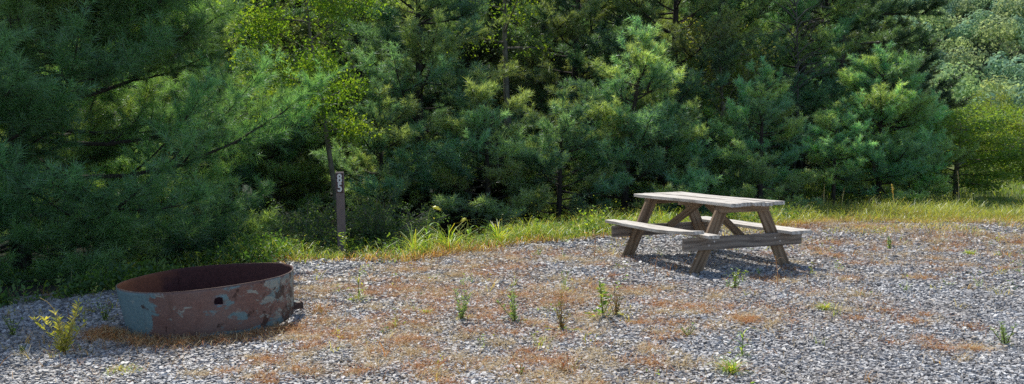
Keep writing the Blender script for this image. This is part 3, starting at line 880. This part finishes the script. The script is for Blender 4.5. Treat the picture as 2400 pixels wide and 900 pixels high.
def build_sprigs():
    rng = np.random.default_rng(31)
    n = 2600
    x = rng.uniform(-4.5, 11, n); y = rng.uniform(4.3, 13.8, n)
    x[:260] = rng.uniform(-4.6, -2.9, 260); y[:260] = rng.uniform(5.0, 8.0, 260)
    nz = np.array([mnoise.noise((a * 1.1, c * 1.1, 9.1)) for a, c in zip(x, y)])
    k = (y < edge_y(x)) & (np.hypot(x + 2.35, y - 6.4) > .8) & (rng.random(n) < np.clip(.30 + 1.3 * nz - .4 * sstep(1.0, 4.0, x - (y - 5) * .9), .03, 1))
    x, y = x[k], y[k]; n = len(x); z = pad_z(x, y)
    B = np.stack([x, y, z], 1); Q = 6
    Bq = np.repeat(B, Q, 0) + np.column_stack([rng.normal(size=(n * Q, 2)) * .02, np.zeros(n * Q)])
    kind = rng.random(n); pal = np.where(kind[:, None] < .42, pick(rng, n, GRN + YEL, .2), pick(rng, n, TAN + OR + [(.30, .20, .12)], .25)); hq = np.repeat(rng.uniform(.05, .22, n), Q)
    C = np.repeat(pal, Q, 0)
    V, l, s, c = blades(rng, Bq, hq * rng.uniform(.4, 1.1, n * Q), np.full(n * Q, .005), rng.uniform(.0, .8, n * Q), C * .9, C * 1.15, 3, .6)
    g = np.repeat(kind < .30, 9); Lq = np.repeat(B, 9, 0)[g]; m = len(Lq); hh = np.repeat(hq[::Q], 9)[g]
    P = Lq + np.column_stack([rng.normal(size=(m, 2)) * .03, rng.uniform(.1, .9, m) * hh])
    V2, l2, s2, c2 = leaves(rng, P, rng.normal(size=(m, 3)) + np.array([0, 0, .3]), rng.uniform(.015, .035, m), np.repeat(pal, 9, 0)[g], .4, .0)
    tag(link('sparse_seedlings', mesh_np('sparse_seedlings', np.concatenate([V, V2]), np.concatenate([l, l2 + len(V)]), np.concatenate([s, s2]), M_GRASS, np.concatenate([c, c2]))),
        'scattered wispy seedlings and dead stems growing through the gravel', 'seedlings', kind='stuff')

def weed(name, label, px, py, hpx, style, seed, cat='weed', group=None):
    rng = np.random.default_rng(seed)
    x, y = ground_at(px, py)
    z = tz(x, y) if y > float(edge_y(x)) else float(pad_z(x, y))
    if y > float(edge_y(x)) + .3:      # the bank falls away: find where the sight line meets it
        if x < 4.5:                    # standing in the verge at the top of the bank
            for _ in range(8): y = float(edge_y(x)) + .3 + .3 * ((seed * 37) % 10) / 10; x = at(px, y)
        else:
            for _ in range(6): x, y = ground_at(px, py, tz(x, y))
        z = tz(x, y)
    H = z_at(py - hpx, y) - z
    t = thing(name, label, cat, (x, y, z - .01), rng.uniform(0, 6), group)
    st = MB(); lf = MB()
    def stem(p, col, r=.004): st.tube(p, np.linspace(r, r * .5, len(p)), 4, col, cap=False)
    def lv(P, D, S, cols, aspect=.4, droop=.1):
        P = np.asarray(P); n = len(P)
        lf.raw(*leaves(rng, P, np.asarray(D), np.asarray(S), pick(rng, n, cols, .2), aspect, droop))
    def bl(n, h, w, l0, l1, cols, curl=.7, spread=.015):
        P = np.column_stack([rng.normal(size=(n, 2)) * spread, np.zeros(n)]); C = pick(rng, n, cols, .2)
        lf.raw(*blades(rng, P, h * rng.uniform(.55, 1.05, n), np.full(n, w), rng.uniform(l0, l1, n), C * .8, C * 1.15, 4, curl))
    if style == 'leafy':
        for i in range(5):
            az = rng.uniform(0, 6.3); ln = rng.uniform(.05, .75); h = H * rng.uniform(.7, 1.05)
            s = np.linspace(0, 1, 6); p = np.stack([np.cos(az) * ln * h * s ** 1.4, np.sin(az) * ln * h * s ** 1.4, h * s], 1)
            stem(p, (.12, .15, .04))
            m = 18; q = rng.uniform(.15, 1, m); P = np.stack([np.interp(q, s, p[:, k]) for k in range(3)], 1)
            a = rng.uniform(0, 6.3, m); D = np.stack([np.cos(a), np.sin(a), np.full(m, .45)], 1)
            lv(P, D, H * rng.uniform(.08, .17, m), GRN + YEL[2:], .36)
    elif style == 'feathery':
        for i in range(6):
            az = rng.uniform(0, 6.3); ln = rng.uniform(.05, .8); h = H * rng.uniform(.65, 1.05)
            s = np.linspace(0, 1, 6); p = np.stack([np.cos(az) * ln * h * s, np.sin(az) * ln * h * s, h * s], 1)
            stem(p, (.14, .15, .06))
            m = 44; q = rng.uniform(.1, 1, m); P = np.stack([np.interp(q, s, p[:, k]) for k in range(3)], 1)
            a = rng.uniform(0, 6.3, m); D = np.stack([np.cos(a), np.sin(a), np.full(m, .8)], 1)
            lv(P, D, H * rng.uniform(.06, .2, m), [(.20, .32, .11), (.26, .36, .13)], .2)
    elif style == 'brown':
        for i in range(7):
            az = rng.uniform(0, 6.3); ln = rng.uniform(.02, .4); h = H * rng.uniform(.4, 1.0)
            s = np.linspace(0, 1, 6); p = np.stack([np.cos(az) * ln * h * s, np.sin(az) * ln * h * s, h * s], 1)
            stem(p, (.25, .17, .09))
            m = 22; q = rng.uniform(.1, 1, m); P = np.stack([np.interp(q, s, p[:, k]) for k in range(3)], 1)
            a = rng.uniform(0, 6.3, m); D = np.stack([np.cos(a), np.sin(a), np.full(m, .8)], 1)
            lv(P, D, H * rng.uniform(.05, .15, m), [(.22, .19, .07), (.28, .17, .07), (.14, .17, .05)], .22)
    elif style == 'yellow':
        for i in range(12):
            az = rng.uniform(0, 6.3); ln = rng.uniform(.05, .75); h = H * rng.uniform(.35, .95)
            s = np.linspace(0, 1, 7); p = np.stack([np.cos(az) * ln * h * s ** 1.3, np.sin(az) * ln * h * s ** 1.3, h * s], 1)
            stem(p, (.30, .28, .10), .003)
            m = 34; q = rng.uniform(.1, 1, m); P = np.stack([np.interp(q, s, p[:, k]) for k in range(3)], 1)
            a = rng.uniform(0, 6.3, m); D = np.stack([np.cos(a), np.sin(a), np.full(m, .9)], 1)
            lv(P, D, H * rng.uniform(.06, .16, m), YEL + [(.42, .38, .16)], .28)
        bl(60, H * .35, .005, .5, 1.4, OR + YEL, .5, .05)
        s = np.linspace(0, 1, 9); p = np.stack([.35 * H * s ** 3, np.zeros(9), H * (s * 1.12 - .12 * s ** 6)], 1); stem(p, (.45, .38, .18), .004)
    elif style == 'tuft': bl(60, H * (1.35 if py < 585 and x < 4.5 else 1), .011, .0, .75, GRN + YEL, .7)
    elif style == 'straw': bl(70, H, .006, .0, 1.0, TAN + OR + YEL[:1], .6, .03)
    elif style == 'cornlike':
        s = np.linspace(0, 1, 6); stem(np.stack([.04 * H * s, .02 * H * s, H * .8 * s], 1), (.14, .2, .05), .004)
        for k in range(9):
            z0 = H * (.08 + .085 * k); az = k * 2.5 + rng.normal() * .3
            P = np.array([[.04 * z0, .02 * z0, z0]]); C = pick(rng, 1, GRN + YEL[:1], .15)
            lf.raw(*blades(rng, P, np.array([H * rng.uniform(.35, .55)]), np.array([.013]), np.array([rng.uniform(.35, .7)]), C * .9, C * 1.1, 6, 1.0, np.array([az])))
        bl(14, H * .35, .006, .3, 1.0, GRN + YEL + OR[:1], .6)
    elif style == 'foxtail':
        s = np.linspace(0, 1, 14); bend = .30
        x_ = bend * H * (s ** 3) ; z_ = H * (np.sin(s * 1.95) / np.sin(PI / 2)) * 1.0
        p = np.stack([x_, np.zeros(14), z_], 1); stem(p[:11], (.2, .26, .06), .006)
        st.tube(p[10:], [.006, .019, .019, .006], 7, (.42, .42, .14))
        for k in range(7):
            z0 = H * (.1 + .08 * k); az = k * 2.6; P = np.array([[0, 0, z0]]); C = pick(rng, 1, GRN, .15)
            lf.raw(*blades(rng, P, np.array([H * rng.uniform(.3, .42)]), np.array([.022]), np.array([rng.uniform(.2, .55)]), C * .9, C * 1.15, 6, .9, np.array([az])))
        m = 60; q = rng.integers(10, 14, m); P = p[q] + rng.normal(size=(m, 3)) * .008
        lv(P, rng.normal(size=(m, 3)), np.full(m, .022), [(.42, .42, .16)], .12, 0)
    elif style == 'stalk':
        s = np.linspace(0, 1, 10); cv = rng.uniform(-.22, .22)
        p = np.stack([cv * H * s ** 2.2, .05 * H * s, H * s], 1); stem(p, (.55, .45, .28), .013)
        for k in range(4):
            q = p[5 + k]; a = rng.uniform(0, 6.3); e = q + np.array([math.cos(a) * .06 * H, math.sin(a) * .06 * H, .07 * H]); stem(np.array([q, (q + e) / 2, e]), (.42, .33, .2), .005)
        m = 30; q = rng.uniform(.72, 1, m); P = np.stack([np.interp(q, s, p[:, k]) for k in range(3)], 1) + rng.normal(size=(m, 3)) * .006
        lv(P, rng.normal(size=(m, 3)) + np.array([0, 0, .8]), np.full(m, .028), [(.38, .30, .17)], .3)
    elif style == 'drystem':
        s = np.linspace(0, 1, 7); p = np.stack([.05 * H * np.sin(s * 4), .04 * H * s, H * s], 1); stem(p, (.42, .27, .15), .006)
        for z0, az, ln in ((.55, .2, .45), (.75, 2.8, .35), (.35, 3.6, .4), (.9, 5.5, .3)):
            P = np.array([[0, 0, z0 * H]]); C = pick(rng, 1, [(.42, .26, .13), (.45, .36, .2)], .1)
            lf.raw(*blades(rng, P, np.array([H * ln]), np.array([.010]), np.array([.7]), C, C, 5, 1.5, np.array([az])))
    elif style == 'dome':
        bl(240, H, .005, .1, 1.3, YEL + TAN + GRN, .6, .05)
    if style in ('leafy', 'feathery', 'brown', 'cornlike'):
        m = 16; a = rng.uniform(0, 6.3, m); rr = rng.uniform(.02, .30, m) * H
        lv(np.stack([np.cos(a) * rr, np.sin(a) * rr, rng.uniform(.02, .12, m) * H], 1), np.stack([np.cos(a), np.sin(a), np.full(m, .25)], 1), H * rng.uniform(.10, .24, m), GRN + YEL + OR[:1], .3)
        bl(12, H * .5, .005, .3, 1.3, TAN + GRN, .6, .04)
    for o in ([st.obj('stem', M_GRASS, t)] if st.n else []) + ([lf.obj('leaves', M_DRY if style in ('straw', 'drystem') else M_GRASS, t)] if lf.n else []):
        o.color = (1.4, 1.4, 1.3, 1) if py < 585 else (1.1, 1.1, 1.2, 1)
    return t

def build_weeds():
    W = [
     ('corn_like_weed', 'green long leaved weed on the gravel near the grass below the post', 840, 705, 92, 'cornlike'),
     ('feathery_weed', 'feathery grey green weed alone in the middle of the gravel', 1208, 757, 74, 'feathery'),
     ('thin_weed', 'thin yellow green stalk on the gravel left of the feathery weed', 1080, 755, 74, 'feathery'),
     ('yellow_sprout', 'tiny yellow green sprout on orange straw right of the long leaved weed', 1000, 742, 30, 'tuft'),
     ('brown_weed', 'tall brown and green weed between the feathery weed and bright leafy weed', 1316, 775, 100, 'brown'),
     ('leafy_weed', 'bright green leafy weed with tall stalks left of the picnic table front', 1412, 745, 118, 'leafy'),
     ('leafy_weed', 'small green leafy weed in the shadow of the picnic table', 1722, 680, 62, 'leafy'),
     ('grass_tuft', 'dark green grass tuft on the gravel at the bottom right', 1714, 882, 66, 'tuft'),
     ('sprouting_weed', 'green arching weed with upright tip just behind the dark grass tuft', 1738, 835, 72, 'cornlike'),
     ('yellow_weed', 'bushy yellowing weed with pale stalks left of the fire ring', 150, 833, 140, 'yellow'),
     ('green_sprout', 'small green sprout on shaded gravel at the far left bottom', 52, 838, 36, 'leafy'),
     ('grass_clump', 'little domed yellow grass clump in front of the fire ring', 292, 872, 32, 'dome'),
     ('yellow_sprout', 'bright yellow sprout on the gravel below the near table leg', 1612, 792, 38, 'leafy'),
     ('withered_weed', 'single dry reddish stem with curled leaves before the right table leg', 1820, 680, 82, 'drystem'),
     ('faint_weed', 'wispy green weed on bare gravel at the lower right edge', 2356, 812, 62, 'feathery'),
     ('green_sprout', 'small green sprout in straw at the bottom centre of the gravel', 1222, 885, 34, 'leafy'),
     ('dry_tuft', 'upright pale green and straw grass blades at the bottom centre', 1330, 872, 62, 'straw'),
     ('olive_tuft', 'olive grass tuft right of the table on the far gravel', 2196, 592, 26, 'straw'),
     ('yellow_tuft', 'yellow grass tuft on the far gravel at the right edge', 2275, 600, 28, 'tuft'),
     ('green_tuft', 'green grassy weed on the far gravel beyond the right bench', 2085, 585, 34, 'feathery'),
     ('withered_weed', 'pale dry stem standing on gravel left of the picnic table', 1392, 608, 74, 'drystem'),
     ('withered_weed', 'dry stem with drooping leaf by the far left table leg', 1536, 652, 52, 'drystem'),
     ('withered_weed', 'short reddish dry stem right of the table shadow', 1892, 665, 22, 'drystem'),
     ('brown_weed', 'slim brown seeding weed right of the tall leafy weed', 1442, 742, 80, 'brown'),
     ('dry_plume', 'pale plumed dry grass right of the fire ring', 750, 735, 52, 'straw'),
     ('yellow_tuft', 'thin yellow green tuft on the gravel right of the feathery weed', 1936, 728, 34, 'tuft'),
     ('leafy_weed', 'leafy green weed growing at the foot of the marker post', 812, 600, 64, 'leafy'),
     ('foxtail_grass', 'tallest foxtail grass with drooping head before the dark pines', 1000, 568, 84, 'foxtail'),
     ('foxtail_grass', 'shorter foxtail grass right of the tallest foxtail', 1098, 556, 46, 'foxtail'),
     ('grass_clump', 'tall bright green blades left of the tallest foxtail', 968, 578, 56, 'tuft'),
     ('grass_clump', 'tall bright green blades between the two foxtails', 1050, 568, 62, 'tuft'),
     ('grass_clump', 'broad upright green blades right of the shorter foxtail', 1168, 552, 50, 'tuft'),
     ('leafy_weed', 'leafy weeds standing above the verge left of the table bench', 1390, 535, 50, 'leafy'),
     ('leafy_weed', 'pale leafy weeds in the verge between the foxtails and table', 1270, 548, 40, 'leafy'),
     ('dry_stalk', 'dry stalk just right of the tabletop before the dark pine', 1930, 492, 62, 'stalk'),
     ('dry_stalk', 'dry stalk with bent tip second from the tabletop', 1972, 492, 52, 'stalk'),
     ('dry_stalk', 'dark straight stalk above the brown grass at the right', 2096, 496, 66, 'stalk'),
     ('dry_stalk', 'tallest curved dry stalk in front of the meadow tree', 2246, 482, 82, 'stalk'),
     ('flower_stalk', 'thin stalk with pale flower head in the meadow', 2308, 468, 34, 'stalk'),
     ('dry_grass_clump', 'dry brown grass clump by the dark pine at the right', 2040, 500, 36, 'straw'),
     ('dry_grass_clump', 'dry brown grass clump right of the dark straight stalk', 2122, 500, 34, 'straw'),
     ('dry_grass_clump', 'low dry brown grass clump left of the second stalk', 1990, 500, 24, 'straw'),
     ('leafy_weed', 'small sprig of green leaves behind the left yellow weed', 245, 755, 46, 'leafy'),
     ('leafy_weed', 'dull green weed patch at the left edge of the gravel', 30, 790, 52, 'leafy'),
    ]
    for i, (n, l, px, py, h, st) in enumerate(W): weed(n, l, px, py, h, st, 100 + i)

# ------------------------------------------------------------------ trees
def build_trees():
    # the big near pine at the left
    big = pine_meshes(6, 8.2, 3.5, lo=.02, gap=.46, K=26, width=.0055, nl=.135, per=7, prof=.62, dens=1.15, bare=.38, puff=.32, sec=5, cols=[(.150, .285, .135), (.175, .31, .135), (.130, .265, .14), (.225, .345, .13)])
    place_tree('pine_tree', big, 'big near white pine with sweeping branches behind the fire ring', at(40, 10.4), 10.4, .4)
    A = pine_meshes(11, 7.6, 2.25, prof=.70, lo=.16, gap=.62)
    B = pine_meshes(12, 3.4, 1.55, gap=.47, prof=.75, lo=.27)
    Cc = pine_meshes(13, 4.4, 1.65, gap=.48, prof=.75, lo=.13)
    Dd = pine_meshes(14, 8.6, 2.5, prof=.65, lo=.15, gap=.64)
    E_ = pine_meshes(15, 3.9, 1.95, gap=.46, lo=.08, per=7, prof=.60)
    T = [
     (A, 'tall dark pine with visible trunk right of the slender leafy tree', 985, 17.8, .3, 1.0),
     (B, 'low bushy pine with rounded top in front of the central trunks', 1145, 15.6, 1.1, 1.02),
     (B, 'short dark pine spreading low right of the marker post', 895, 15.4, 2.9, .92),
     (Cc, 'pine with a pale pointed tip in the middle of the wall', 1462, 16.8, .7, 1.0),
     (B, 'low dark pine filling the gap behind the tallest foxtail', 1310, 16.2, 4.0, .95),
     (Dd, 'tall dark pine behind the left end of the table', 1575, 20.0, 1.9, 1.0),
     (A, 'tall bluish pine right of the bare grey trunk', 1340, 20.5, 4.2, 1.05),
     (Cc, 'young light green pine with spiked leader right behind the tabletop', 1782, 17.4, 2.2, .74),
     (Dd, 'tall sunlit pine behind the young spiked pine', 1690, 21.8, 3.3, .95),
     (A, 'tall shaded pine between the spiked pine and the broad right pine', 1870, 22.5, 5.0, 1.1),
     (E_, 'broad pale green pine with stepped right side near the meadow', 2060, 19.6, .9, .88),
     (B, 'low bright pine at the front foot of the broad right pine', 1955, 18.4, 5.2, .68),
     (E_, 'dark low pine beside the meadow below the broad right pine', 2130, 20.6, 3.6, .66),
     (A, 'blue green pine behind the slender leafy tree', 850, 20.5, 2.5, 1.0),
     (Dd, 'dark pine at the back between the left pine and slender tree', 600, 20.0, .2, .95),
     (Cc, 'shaded pine showing between the big left pine and the shrubs', 640, 17.0, 5.5, .9),
     (A, 'dark pine behind the big left pine', 420, 17.5, 1.3, 1.0),
     (Dd, 'dark pine behind the big left pine nearest the left edge', 150, 16.5, 2.4, .9),
     (B, 'low dark pine at the far left edge under the big pine', -40, 12.4, 2.2, .8),
     (B, 'low pine under the limbs of the big left pine', 60, 13.6, 1.7, .8),
     (B, 'low pine showing through the big left pine above the fire ring', 290, 14.4, 4.9, .9),
     (B, 'short pine below the bluish pine behind the table bench', 1560, 17.2, 3.1, .9),
     (B, 'small dark pine behind the far corner of the tabletop', 1660, 18.6, .4, .85),
    ]
    for me, lab, px, Y, rz, s in T:
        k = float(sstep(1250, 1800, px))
        tone = tuple(a * (1 - k) + b * k for a, b in zip((1, 1, 1), (1.12, 1.2, 1.2)))  # right-hand pines lightened in colour, as if lit by open sky
        if Y > 19.5 and px < 1600: tone = tuple(q * .62 for q in tone)  # pines further back darkened in colour to paint depth shade
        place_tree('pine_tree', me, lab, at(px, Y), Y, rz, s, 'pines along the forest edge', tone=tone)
    rng = random.Random(4)
    far = [pine_meshes(31, 9.5, 2.1, lo=.15, K=12, width=.018, nl=.19, gap=.55, dens=.5, sec=2, puff=.32, prof=.65), pine_meshes(32, 8.2, 2.2, lo=.15, K=12, width=.018, nl=.19, gap=.55, dens=.5, sec=2, puff=.32, prof=.6)]
    far.append(pine_meshes(33, 6.5, 2.6, lo=.02, K=12, width=.022, nl=.20, gap=.50, dens=.5, sec=2, puff=.34, prof=.6))
    low = [(-250, 27), (0, 28), (180, 27), (370, 29), (560, 28), (740, 28), (880, 28), (1000, 27), (1120, 28), (1240, 30), (1370, 28), (1490, 30), (1620, 31), (1740, 31), (1880, 32), (2010, 33), (2110, 36)]
    row = [(-380, 24), (-200, 21), (60, 23), (300, 24), (510, 25), (720, 23.5), (930, 24.5), (1090, 23), (1230, 26), (1440, 24.5), (1620, 27), (1780, 26), (1930, 28),
           (-100, 31), (200, 32), (450, 31), (650, 33), (860, 32), (1040, 30), (1180, 34), (1330, 31), (1510, 33), (1700, 33), (1850, 35)]
    for i, (px, Y) in enumerate(row + low):
        place_tree('pine_tree', far[i % 2] if i < len(row) else far[2], 'dark pine standing deep in the shade behind the front pines', at(px, Y), Y, rng.uniform(0, 6), rng.uniform(.9, 1.15), 'pines in the depth of the wood', tone=(.33, .36, .34))  # dark tone paints the wood's deep shade into the back rows
    # tall pine whose long limbs reach out to the right
    tall = pine_meshes(41, 12.5, 2.9, lo=.60, gap=.9, per=5, K=16, width=.013, nl=.16, prof=.35, bare=.4, puff=.30, drop=.04,
                       extra=[(4.95, .05, .04, 2.7), (5.5, -.15, .06, 2.6), (4.25, .12, -.02, 2.3), (5.0, 3.3, .1, 1.7), (5.9, .3, .1, 2.1), (4.6, 4.4, .05, 1.6)])
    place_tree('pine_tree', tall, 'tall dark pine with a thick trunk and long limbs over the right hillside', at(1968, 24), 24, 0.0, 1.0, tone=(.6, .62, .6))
    # leafy trees
    YG = [(.13, .23, .035), (.16, .26, .04), (.19, .27, .045), (.10, .19, .04)]
    birch = broad_meshes(51, 6.4, 1.4, cb=.34, lean=(-.72, .1), nl=17000, size=.062, cols=[(a * 1.35, b * 1.3, c * 1.2) for a, b, c in YG], limbs=20, clump=.34, r0=.052)
    place_tree('slender_tree', birch, 'slender leaning leafy tree with bright yellow green leaves above the post', at(797, 14.6), 14.6)
    cherry = broad_meshes(52, 7.5, 1.5, cb=.56, lean=(-.15, 0), nl=3200, size=.08, cols=YG, limbs=15, clump=.35, r0=.105)
    place_tree('grey_trunk_tree', cherry, 'bare grey trunk with yellow leaves rising between the central pines', at(1198, 19.2), 19.2)
    oak = broad_meshes(53, 4.1, 1.0, cb=.45, nl=2600, size=.075, cols=[(.24, .26, .09), (.28, .28, .12), (.17, .22, .05)], limbs=10, clump=.3)
    place_tree('sapling', oak, 'pale leaved sapling poking out of the broad right pine', at(2048, 20.4), 20.4, .5, .80)
    place_tree('sapling', oak, 'yellow leaved sapling between the tall pines at the top right', at(1690, 19.4), 19.4, 2.2, 1.12)
    DK = [(.20, .32, .075), (.24, .34, .08), (.17, .28, .075), (.29, .35, .09)]
    loc = broad_meshes(54, 3.0, 2.0, cb=.16, nl=17000, size=.085, cols=DK, limbs=26, clump=.36, r0=.085, flat=.6, up=.35)
    place_tree('meadow_tree', loc, 'spreading low tree with dark trunk at the meadow edge', at(2246, 21), 21, 0, 1.0, sz=.68)
    loc2 = broad_meshes(55, 4.6, 3.0, cb=.08, nl=20000, size=.13, cols=DK + [(.20, .22, .06)], limbs=30, clump=.5, flat=.7)
    place_tree('meadow_tree', loc2, 'round yellow green tree at the right edge beyond the meadow', at(2400, 30), 30, 1.0, .62, sz=.46)
    place_tree('meadow_tree', loc2, 'larger leafy tree partly outside the right edge of the meadow', at(2590, 29), 29, 2.3, .62, sz=.48)
    place_tree('meadow_tree', loc2, 'leafy tree in shade behind the spreading low tree', at(2290, 36), 36, 4.0, .7, sz=.50)
    place_tree('meadow_tree', loc2, 'pale olive tree behind the round tree at the right edge', at(2440, 44), 44, 5.0, .95, sz=.62)
    place_tree('meadow_tree', loc2, 'leafy tree behind the dark low pine next to the hillside', at(2170, 42), 42, 3.0, .9, sz=.62)
    lite = broad_meshes(56, 6.0, 1.9, cb=.3, nl=5000, size=.12, cols=[(.17, .24, .05), (.21, .26, .06)], limbs=14, clump=.4)
    place_tree('young_tree', lite, 'light green young tree standing before the dark hillside', at(2318, 48), 48, 0, .78, sz=.66)
    # shrubs at the wood edge
    SH = [(.09, .16, .08), (.11, .18, .085), (.13, .20, .10), (.08, .14, .075)]
    b1 = bush_meshes(61, 1.15, .95, 5200, .042, SH); b2 = bush_meshes(62, 1.0, .9, 4600, .042, SH)
    for me, lab, px, Y, rz, s in [(b1, 'dense small leaved shrub just left of the marker post', 715, 12.0, 0, 1.0), (b2, 'dense small leaved shrub just right of the marker post', 880, 12.2, 1, 1.0),
                                  (b2, 'small leaved shrub behind the fire ring at the foot of the big pine', 610, 11.2, 2, .8), (b1, 'dark shrub between the marker post and the foxtail grass', 945, 13.2, 3, .95),
                                  (b1, 'dark shrub deeper in the wood behind the marker post', 800, 13.6, 4.4, 1.15), (b2, 'dull shrub under the big left pine', 330, 10.6, 5, .75)]:
        y = Y; x = at(px, Y)
        t = thing('shrub', lab, 'shrub', (x, y, tz(x, y) - .02), rz, 'shrubs at the wood edge'); t.scale = (s, s, s)
        for nm, m_ in zip(('stems', 'foliage'), me): link(nm, m_, t)
    # bare dead tree among the pines
    rng = np.random.default_rng(8); mb = MB()
    s = np.linspace(0, 1, 8)
    mb.tube(np.stack([.1 * np.sin(s * 3), .05 * s, 5.0 * s], 1), .03 * (1 - s) + .006, 6)
    for i in range(24):
        z0 = rng.uniform(2.6, 4.9); az = rng.uniform(0, 6.3); L = rng.uniform(.5, 1.4)
        p = np.stack([np.cos(az) * L * s, np.sin(az) * L * s, z0 + L * .55 * s + .15 * np.sin(s * 4)], 1); mb.tube(p, .014 * (1 - s) + .004, 4, cap=False)
        for j in range(4):
            k = rng.integers(3, 7); d = unit(rng.normal(size=3) + np.array([math.cos(az), math.sin(az), .6])); e = p[k] + d * rng.uniform(.2, .5)
            mb.tube([p[k], e], [.007, .003], 3, cap=False)
    x = at(1858, 20.6)
    o = mb.obj('dead_tree', M_DEAD, None, True, (x, 20.6, tz(x, 20.6) - .05)); tag(o, 'bare grey dead tree with fine twigs among the right pines', 'dead tree')

def build_hill_forest():
    rng = np.random.default_rng(77)
    cr = []
    def add(x0, x1, y0, y1, n, sep):
        k = 0
        while k < n * 14 and len([1]) and n > 0:
            k += 1
            y = rng.uniform(y0, y1); x = rng.uniform(.26 * y - 12, .82 * y + 12) if x0 > 0 else rng.uniform(x0, .28 * y)
            ok = True
            for (a, b, r) in cr:
                if (a - x) ** 2 + ((b - y) * 1.0) ** 2 < (sep * .5 * (r + 4)) ** 2 / 16: ok = False; break
            if ok: cr.append((x, y, rng.uniform(2.8, 5.6))); n -= 1
    add(55, 300, 116, 350, 1150, 4.0)
    add(-230, 55, 118, 340, 420, 5.0)
    Ps = []; Ds = []; Ss = []; Cs = []
    pal = np.array([(.20, .33, .17), (.25, .37, .16), (.31, .40, .16), (.18, .31, .20), (.34, .41, .15), (.23, .36, .21)])
    for (x, y, r) in cr:
        near = x > .26 * y - 12
        n = int((700 if near else 130) * (r / 4) ** 2)
        hz = r * rng.uniform(.8, 1.15); zc = tz(x, y) + hz * .75 + 2.0
        # lobes
        nl = rng.integers(9, 15)
        ld = unit(rng.normal(size=(nl, 3)) + np.array([0, 0, .45])); lr = r * rng.uniform(.32, .5, nl)
        k = rng.integers(0, nl, n)
        d = unit(rng.normal(size=(n, 3)))
        P = ld[k] * np.array([r, r, hz]) * .66 + d * (lr[k] * rng.uniform(.75, 1.05, n))[:, None]
        D = d * 1.0 + (P / np.linalg.norm(P, axis=1)[:, None]) * .6
        c = pal[rng.integers(0, 6)] * rng.uniform(.75, 1.25)
        haze_paint = np.clip((y - 70) / 260, 0, 1)
        c = c * (1 - .35 * haze_paint) + np.array([.48, .64, .66]) * .58 * haze_paint  # distance haze painted into the crown colours, pale and bluish
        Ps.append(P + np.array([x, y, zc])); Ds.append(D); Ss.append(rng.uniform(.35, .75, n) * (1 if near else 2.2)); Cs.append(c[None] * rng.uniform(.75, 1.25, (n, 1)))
    P = np.concatenate(Ps); D = np.concatenate(Ds); S = np.concatenate(Ss); C = np.concatenate(Cs)
    m = len(P); nn = unit(D + rng.normal(size=(m, 3)) * .35)
    ref = unit(rng.normal(size=(m, 3))); ua = unit(np.cross(nn, ref)); ub = np.cross(nn, ua); h_ = (S * .5)[:, None]
    V = np.stack([P - ua * h_, P - ub * h_ * .8, P + ua * h_, P + ub * h_ * .8], 1).reshape(-1, 3)
    l = np.arange(m * 4); s = np.full(m, 4); c = np.repeat(C, 4, 0)
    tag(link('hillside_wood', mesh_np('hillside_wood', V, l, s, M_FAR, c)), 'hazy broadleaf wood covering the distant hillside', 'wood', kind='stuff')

build_ground(); build_chips(); build_table(); build_ring(); build_post()
build_dry_grass(); build_grass_strip(); build_sprigs(); build_weeds(); build_trees(); build_hill_forest()

# ------------------------------------------------------------------ light, sky, camera
SUN_EL, SUN_AZ = R(56), R(-27)          # the sun stands behind the wood, a little to the left
w = bpy.data.worlds.new('World'); SC.world = w; w.use_nodes = True
nt = w.node_tree; nt.nodes.clear()
sky = nt.nodes.new('ShaderNodeTexSky'); sky.sky_type = 'NISHITA'; sky.sun_disc = False
sky.sun_elevation = SUN_EL; sky.sun_rotation = SUN_AZ; sky.air_density = 1.0; sky.dust_density = 1.2; sky.ozone_density = 1.0
bg = nt.nodes.new('ShaderNodeBackground'); bg.inputs['Strength'].default_value = .14
ou = nt.nodes.new('ShaderNodeOutputWorld')
nt.links.new(sky.outputs[0], bg.inputs[0]); nt.links.new(bg.outputs[0], ou.inputs[0])
sl = bpy.data.lights.new('sun', 'SUN'); sl.energy = 5.0; sl.angle = R(.53); sl.color = (1.0, .95, .86)
so = bpy.data.objects.new('sun', sl); COL.objects.link(so)
d = Vector((-math.sin(SUN_AZ) * math.cos(SUN_EL), -math.cos(SUN_AZ) * math.cos(SUN_EL), -math.sin(SUN_EL)))
so.rotation_euler = d.to_track_quat('-Z', 'Y').to_euler(); so.location = (-8, 30, 30)

cam = bpy.data.cameras.new('camera'); cam.sensor_width = 36; cam.lens = 36 * F / 2400; cam.clip_end = 3000; cam.clip_start = .05
co = bpy.data.objects.new('camera', cam); COL.objects.link(co)
co.location = (0, 0, CAMH); co.rotation_euler = (PI / 2 - PITCH, 0, 0)
SC.camera = co
SC.view_settings.view_transform = 'Standard'; SC.view_settings.look = 'None'; SC.view_settings.exposure = 0; SC.view_settings.gamma = 1
SC.cycles.max_bounces = 8; SC.cycles.diffuse_bounces = 4; SC.cycles.transmission_bounces = 4; SC.cycles.glossy_bounces = 2
SC.cycles.use_denoising = False
